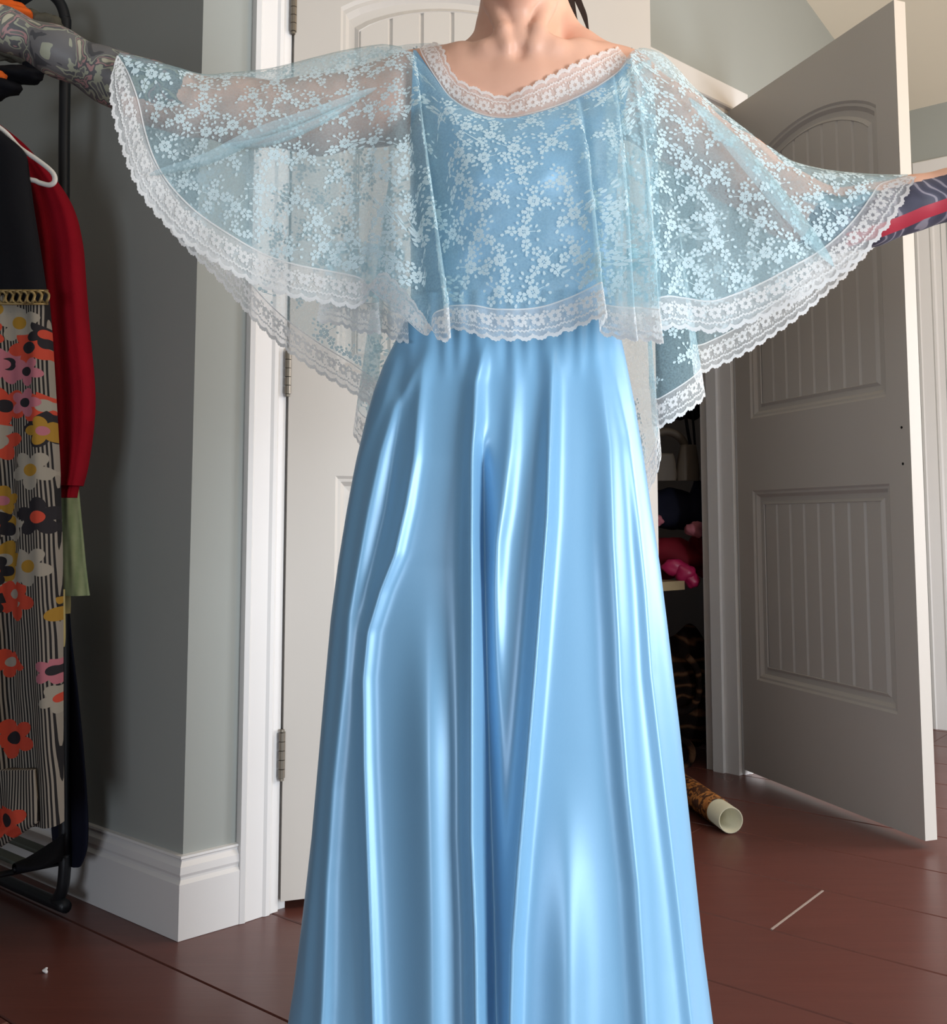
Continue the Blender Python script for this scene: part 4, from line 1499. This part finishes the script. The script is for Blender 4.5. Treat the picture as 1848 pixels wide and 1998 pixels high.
FRONT = [
    ((233, 105, 1.222), (228, 110, 1.214)), ((288, 117, 1.226), (216, 165, 1.200)), ((346, 134, 1.234), (221, 225, 1.190)),
    ((398, 147, 1.246), (242, 300, 1.184)), ((458, 143, 1.255), (279, 384, 1.180)), ((518, 137, 1.262), (334, 449, 1.176)),
    ((568, 126, 1.266), (399, 499, 1.174)), ((618, 113, 1.268), (478, 545, 1.172)), ((668, 101, 1.270), (558, 576, 1.170)),
    ((712, 93, 1.272), (640, 592, 1.170)), ((742, 89, 1.268), (704, 596, 1.166), (704, 542, 1.168)),
    ((760, 90, 1.262), (742, 531, 1.146), (724, 566, 1.156)), ((773, 92, 1.258), (792, 572, 1.134), (776, 610, 1.142)),
    ((785, 95, 1.254), (836, 630, 1.126), (832, 655, 1.134)), ((796, 98, 1.252), (856, 664, 1.126), (846, 612, 1.130)),
    ((806, 102, 1.250), (880, 660, 1.116), (876, 600, 1.120)), ((810, 108, 1.252), (868, 645, 1.170), (866, 598, 1.172)),
    ((818, 116, 1.246), (900, 645, 1.160), (898, 596, 1.160)), ((836, 134, 1.232), (945, 658, 1.128)), ((872, 182, 1.203), (985, 663, 1.122)),
    ((930, 221, 1.184), (1030, 663, 1.120)), ((990, 231, 1.179), (1075, 657, 1.116)), ((1045, 221, 1.181), (1120, 641, 1.106)),
    ((1090, 207, 1.187), (1160, 624, 1.094)), ((1122, 194, 1.192), (1184, 616, 1.084)), ((1130, 190, 1.200), (1170, 648, 1.126)),
    ((1144, 184, 1.197), (1192, 657, 1.116)), ((1178, 162, 1.208), (1230, 663, 1.102)), ((1194, 151, 1.214), (1245, 664, 1.098)),
    ((1200, 147, 1.224), (1228, 660, 1.130)), ((1206, 141, 1.224), (1252, 664, 1.110)), ((1218, 122, 1.240), (1282, 669, 1.096)),
    ((1228, 106, 1.246), (1294, 669, 1.094)), ((1236, 98, 1.256), (1276, 650, 1.160)), ((1246, 96, 1.260), (1308, 640, 1.172)),
    ((1262, 97, 1.264), (1345, 643, 1.180)), ((1290, 106, 1.268), (1400, 649, 1.176)), ((1320, 134, 1.270), (1455, 632, 1.174)),
    ((1356, 174, 1.268), (1515, 607, 1.172)), ((1396, 210, 1.262), (1575, 575, 1.170)), ((1440, 243, 1.256), (1632, 541, 1.170)),
    ((1490, 282, 1.248), (1682, 500, 1.170)), ((1540, 314, 1.240), (1722, 455, 1.172)), ((1600, 331, 1.232), (1750, 413, 1.176)),
    ((1660, 339, 1.226), (1770, 379, 1.182)), ((1722, 343, 1.218), (1782, 354, 1.190)), ((1772, 343, 1.212), (1787, 345, 1.204)),
]
front = lace_panel('capelet', FRONT, 'sheer pale blue lace front with white scalloped border', 11, bulge=.030, wave=.0022, clampT=True, dens=.032)

BACK = [
    ((233, 106, 1.240), (226, 160, 1.262)), ((330, 131, 1.285), (262, 330, 1.320)), ((420, 147, 1.312), (335, 452, 1.365)),
    ((518, 139, 1.330), (425, 545, 1.400)), ((600, 118, 1.340), (520, 650, 1.430)), ((680, 99, 1.345), (610, 720, 1.450)),
    ((735, 92, 1.348), (680, 762, 1.460)), ((770, 90, 1.350), (735, 800, 1.465)), ((785, 88, 1.350), (712, 780, 1.500)),
    ((800, 86, 1.352), (690, 848, 1.490)), ((840, 84, 1.360), (740, 880, 1.505)), ((900, 90, 1.385), (880, 900, 1.520)), ((1010, 92, 1.392), (1020, 930, 1.530)),
    ((1130, 90, 1.385), (1170, 945, 1.510)), ((1200, 92, 1.365), (1252, 962, 1.470)), ((1215, 93, 1.36), (1272, 945, 1.455)), ((1228, 94, 1.356), (1290, 880, 1.445)),
    ((1240, 96, 1.355), (1272, 830, 1.490)), ((1250, 98, 1.350), (1292, 832, 1.420)), ((1276, 102, 1.350), (1376, 775, 1.425)),
    ((1300, 112, 1.346), (1352, 735, 1.480)), ((1320, 136, 1.342), (1385, 722, 1.470)), ((1370, 190, 1.334), (1470, 680, 1.440)),
    ((1450, 252, 1.318), (1580, 602, 1.400)), ((1550, 318, 1.296), (1676, 512, 1.350)), ((1650, 340, 1.272), (1742, 430, 1.300)), ((1766, 345, 1.236), (1782, 352, 1.245)),
]
back = lace_panel('capelet', BACK, 'sheer lace back of the capelet hanging lower than the front', 23, bulge=-.012, dens=.042, wave=.004)

TUCK = [
    ((640, 470, 1.235), (618, 628, 1.235)), ((672, 470, 1.245), (662, 634, 1.250)), ((700, 472, 1.235), (700, 648, 1.215)),
    ((728, 474, 1.222), (742, 650, 1.192)), ((736, 476, 1.240), (738, 640, 1.240)), ((758, 478, 1.235), (770, 664, 1.230)), ((790, 480, 1.22), (798, 668, 1.205)),
]
tuck = lace_panel('capelet_fold', TUCK, None, 31, bulge=.0, dens=.034, wave=0.0)

PLEAT = [
    ((1178, 170, 1.215), (1180, 640, 1.150)), ((1205, 155, 1.225), (1215, 652, 1.140)), ((1215, 145, 1.235), (1206, 648, 1.165)), ((1232, 130, 1.245), (1240, 650, 1.150)),
    ((1246, 122, 1.252), (1268, 655, 1.140)), ((1256, 118, 1.258), (1256, 650, 1.170)), ((1270, 116, 1.262), (1292, 652, 1.165)),
]
lace_panel('capelet_fold', PLEAT, None, 37, bulge=.02, dens=.028)

# tucks in the sleeves of the capelet: the net doubles over on itself
def tuck_strip(path, w, back_off):
    c = smooth_path([P(*q) for q in path], 8)
    d = np.gradient(c, axis=0); d /= np.linalg.norm(d, axis=1)[:, None]
    s_ = np.cross(d, [0, 1.0, 0]); s_ /= np.linalg.norm(s_, axis=1)[:, None]
    n = len(c); prof = np.sin(np.linspace(0, np.pi, n)) ** .5
    V = []
    for k, (sd_, yo) in enumerate(((-1, 0), (1, back_off), (-.1, back_off * 2.2))):
        V.append(c + s_ * (w * sd_ * prof)[:, None] + np.array([0, yo, 0]))
    V = np.stack(V, 1)
    return V.reshape(-1, 3), grid_faces(n, 3)


for path, w in (([(735, 170, 1.205), (620, 218, 1.188), (500, 262, 1.176), (400, 310, 1.170), (290, 340, 1.172)], .008),
                ([(690, 200, 1.196), (600, 246, 1.182), (520, 275, 1.174), (430, 285, 1.172)], .006),
                ([(1345, 190, 1.216), (1440, 290, 1.196), (1540, 410, 1.182), (1630, 520, 1.172)], .012),
                ([(1560, 385, 1.196), (1640, 395, 1.190), (1720, 370, 1.196)], .009)):
    V_, F_ = tuck_strip(path, w, .003)
    mk('tuck', V_, F_, M_net, front, True)

# scalloped lace round the neckline, lying on the skin
NT_ = [(818, 92), (826, 112), (850, 152), (882, 194), (930, 221), (985, 231), (1040, 222), (1100, 203), (1160, 174), (1205, 143), (1228, 116)]
NI = [(848, 82), (866, 98), (872, 120), (893, 154), (938, 176), (985, 189), (1026, 172), (1080, 146), (1130, 122), (1175, 103), (1206, 92)]
ent = []
for (x0, y0), (x1, y1) in zip(NT_, NI):
    a_ = on_skin(x0, y0, .010, 1.27); b_ = on_skin(x1, y1, .004, 1.28)
    ent.append(((x0, y0, a_), (x1, y1, b_), (x0, y0, min(a_, 1.285))))
nk = lace_panel('neck', ent, None, 41, fabric=False, bulge=0)
nk.name = 'neckline_trim'

# the strip of net that runs over shoulder and arm and joins front to back
bx = np.array([e[0][0] for e in BACK], float); by = np.array([e[0][2] for e in BACK], float)
o_ = np.argsort(bx)
for sel in (lambda x: x < 790, lambda x: x > 1240):
    tp = [e[0] for e in FRONT if sel(e[0][0])]
    A_ = smooth_path([P(x, y, min(Y, on_skin(x, y, .011, 9.))) for x, y, Y in tp], 6)
    B_ = smooth_path([P(x, y, float(np.interp(x, bx[o_], by[o_]))) for x, y, Y in tp], 6)
    V_ = np.stack([A_ + (B_ - A_) * w + np.array([0, 0, .002 * math.sin(math.pi * w)]) for w in (0, .25, .5, .75, 1)], 1)
    mk('shoulder_strip', V_.reshape(-1, 3), grid_faces(len(A_), 5), M_net, front, True)
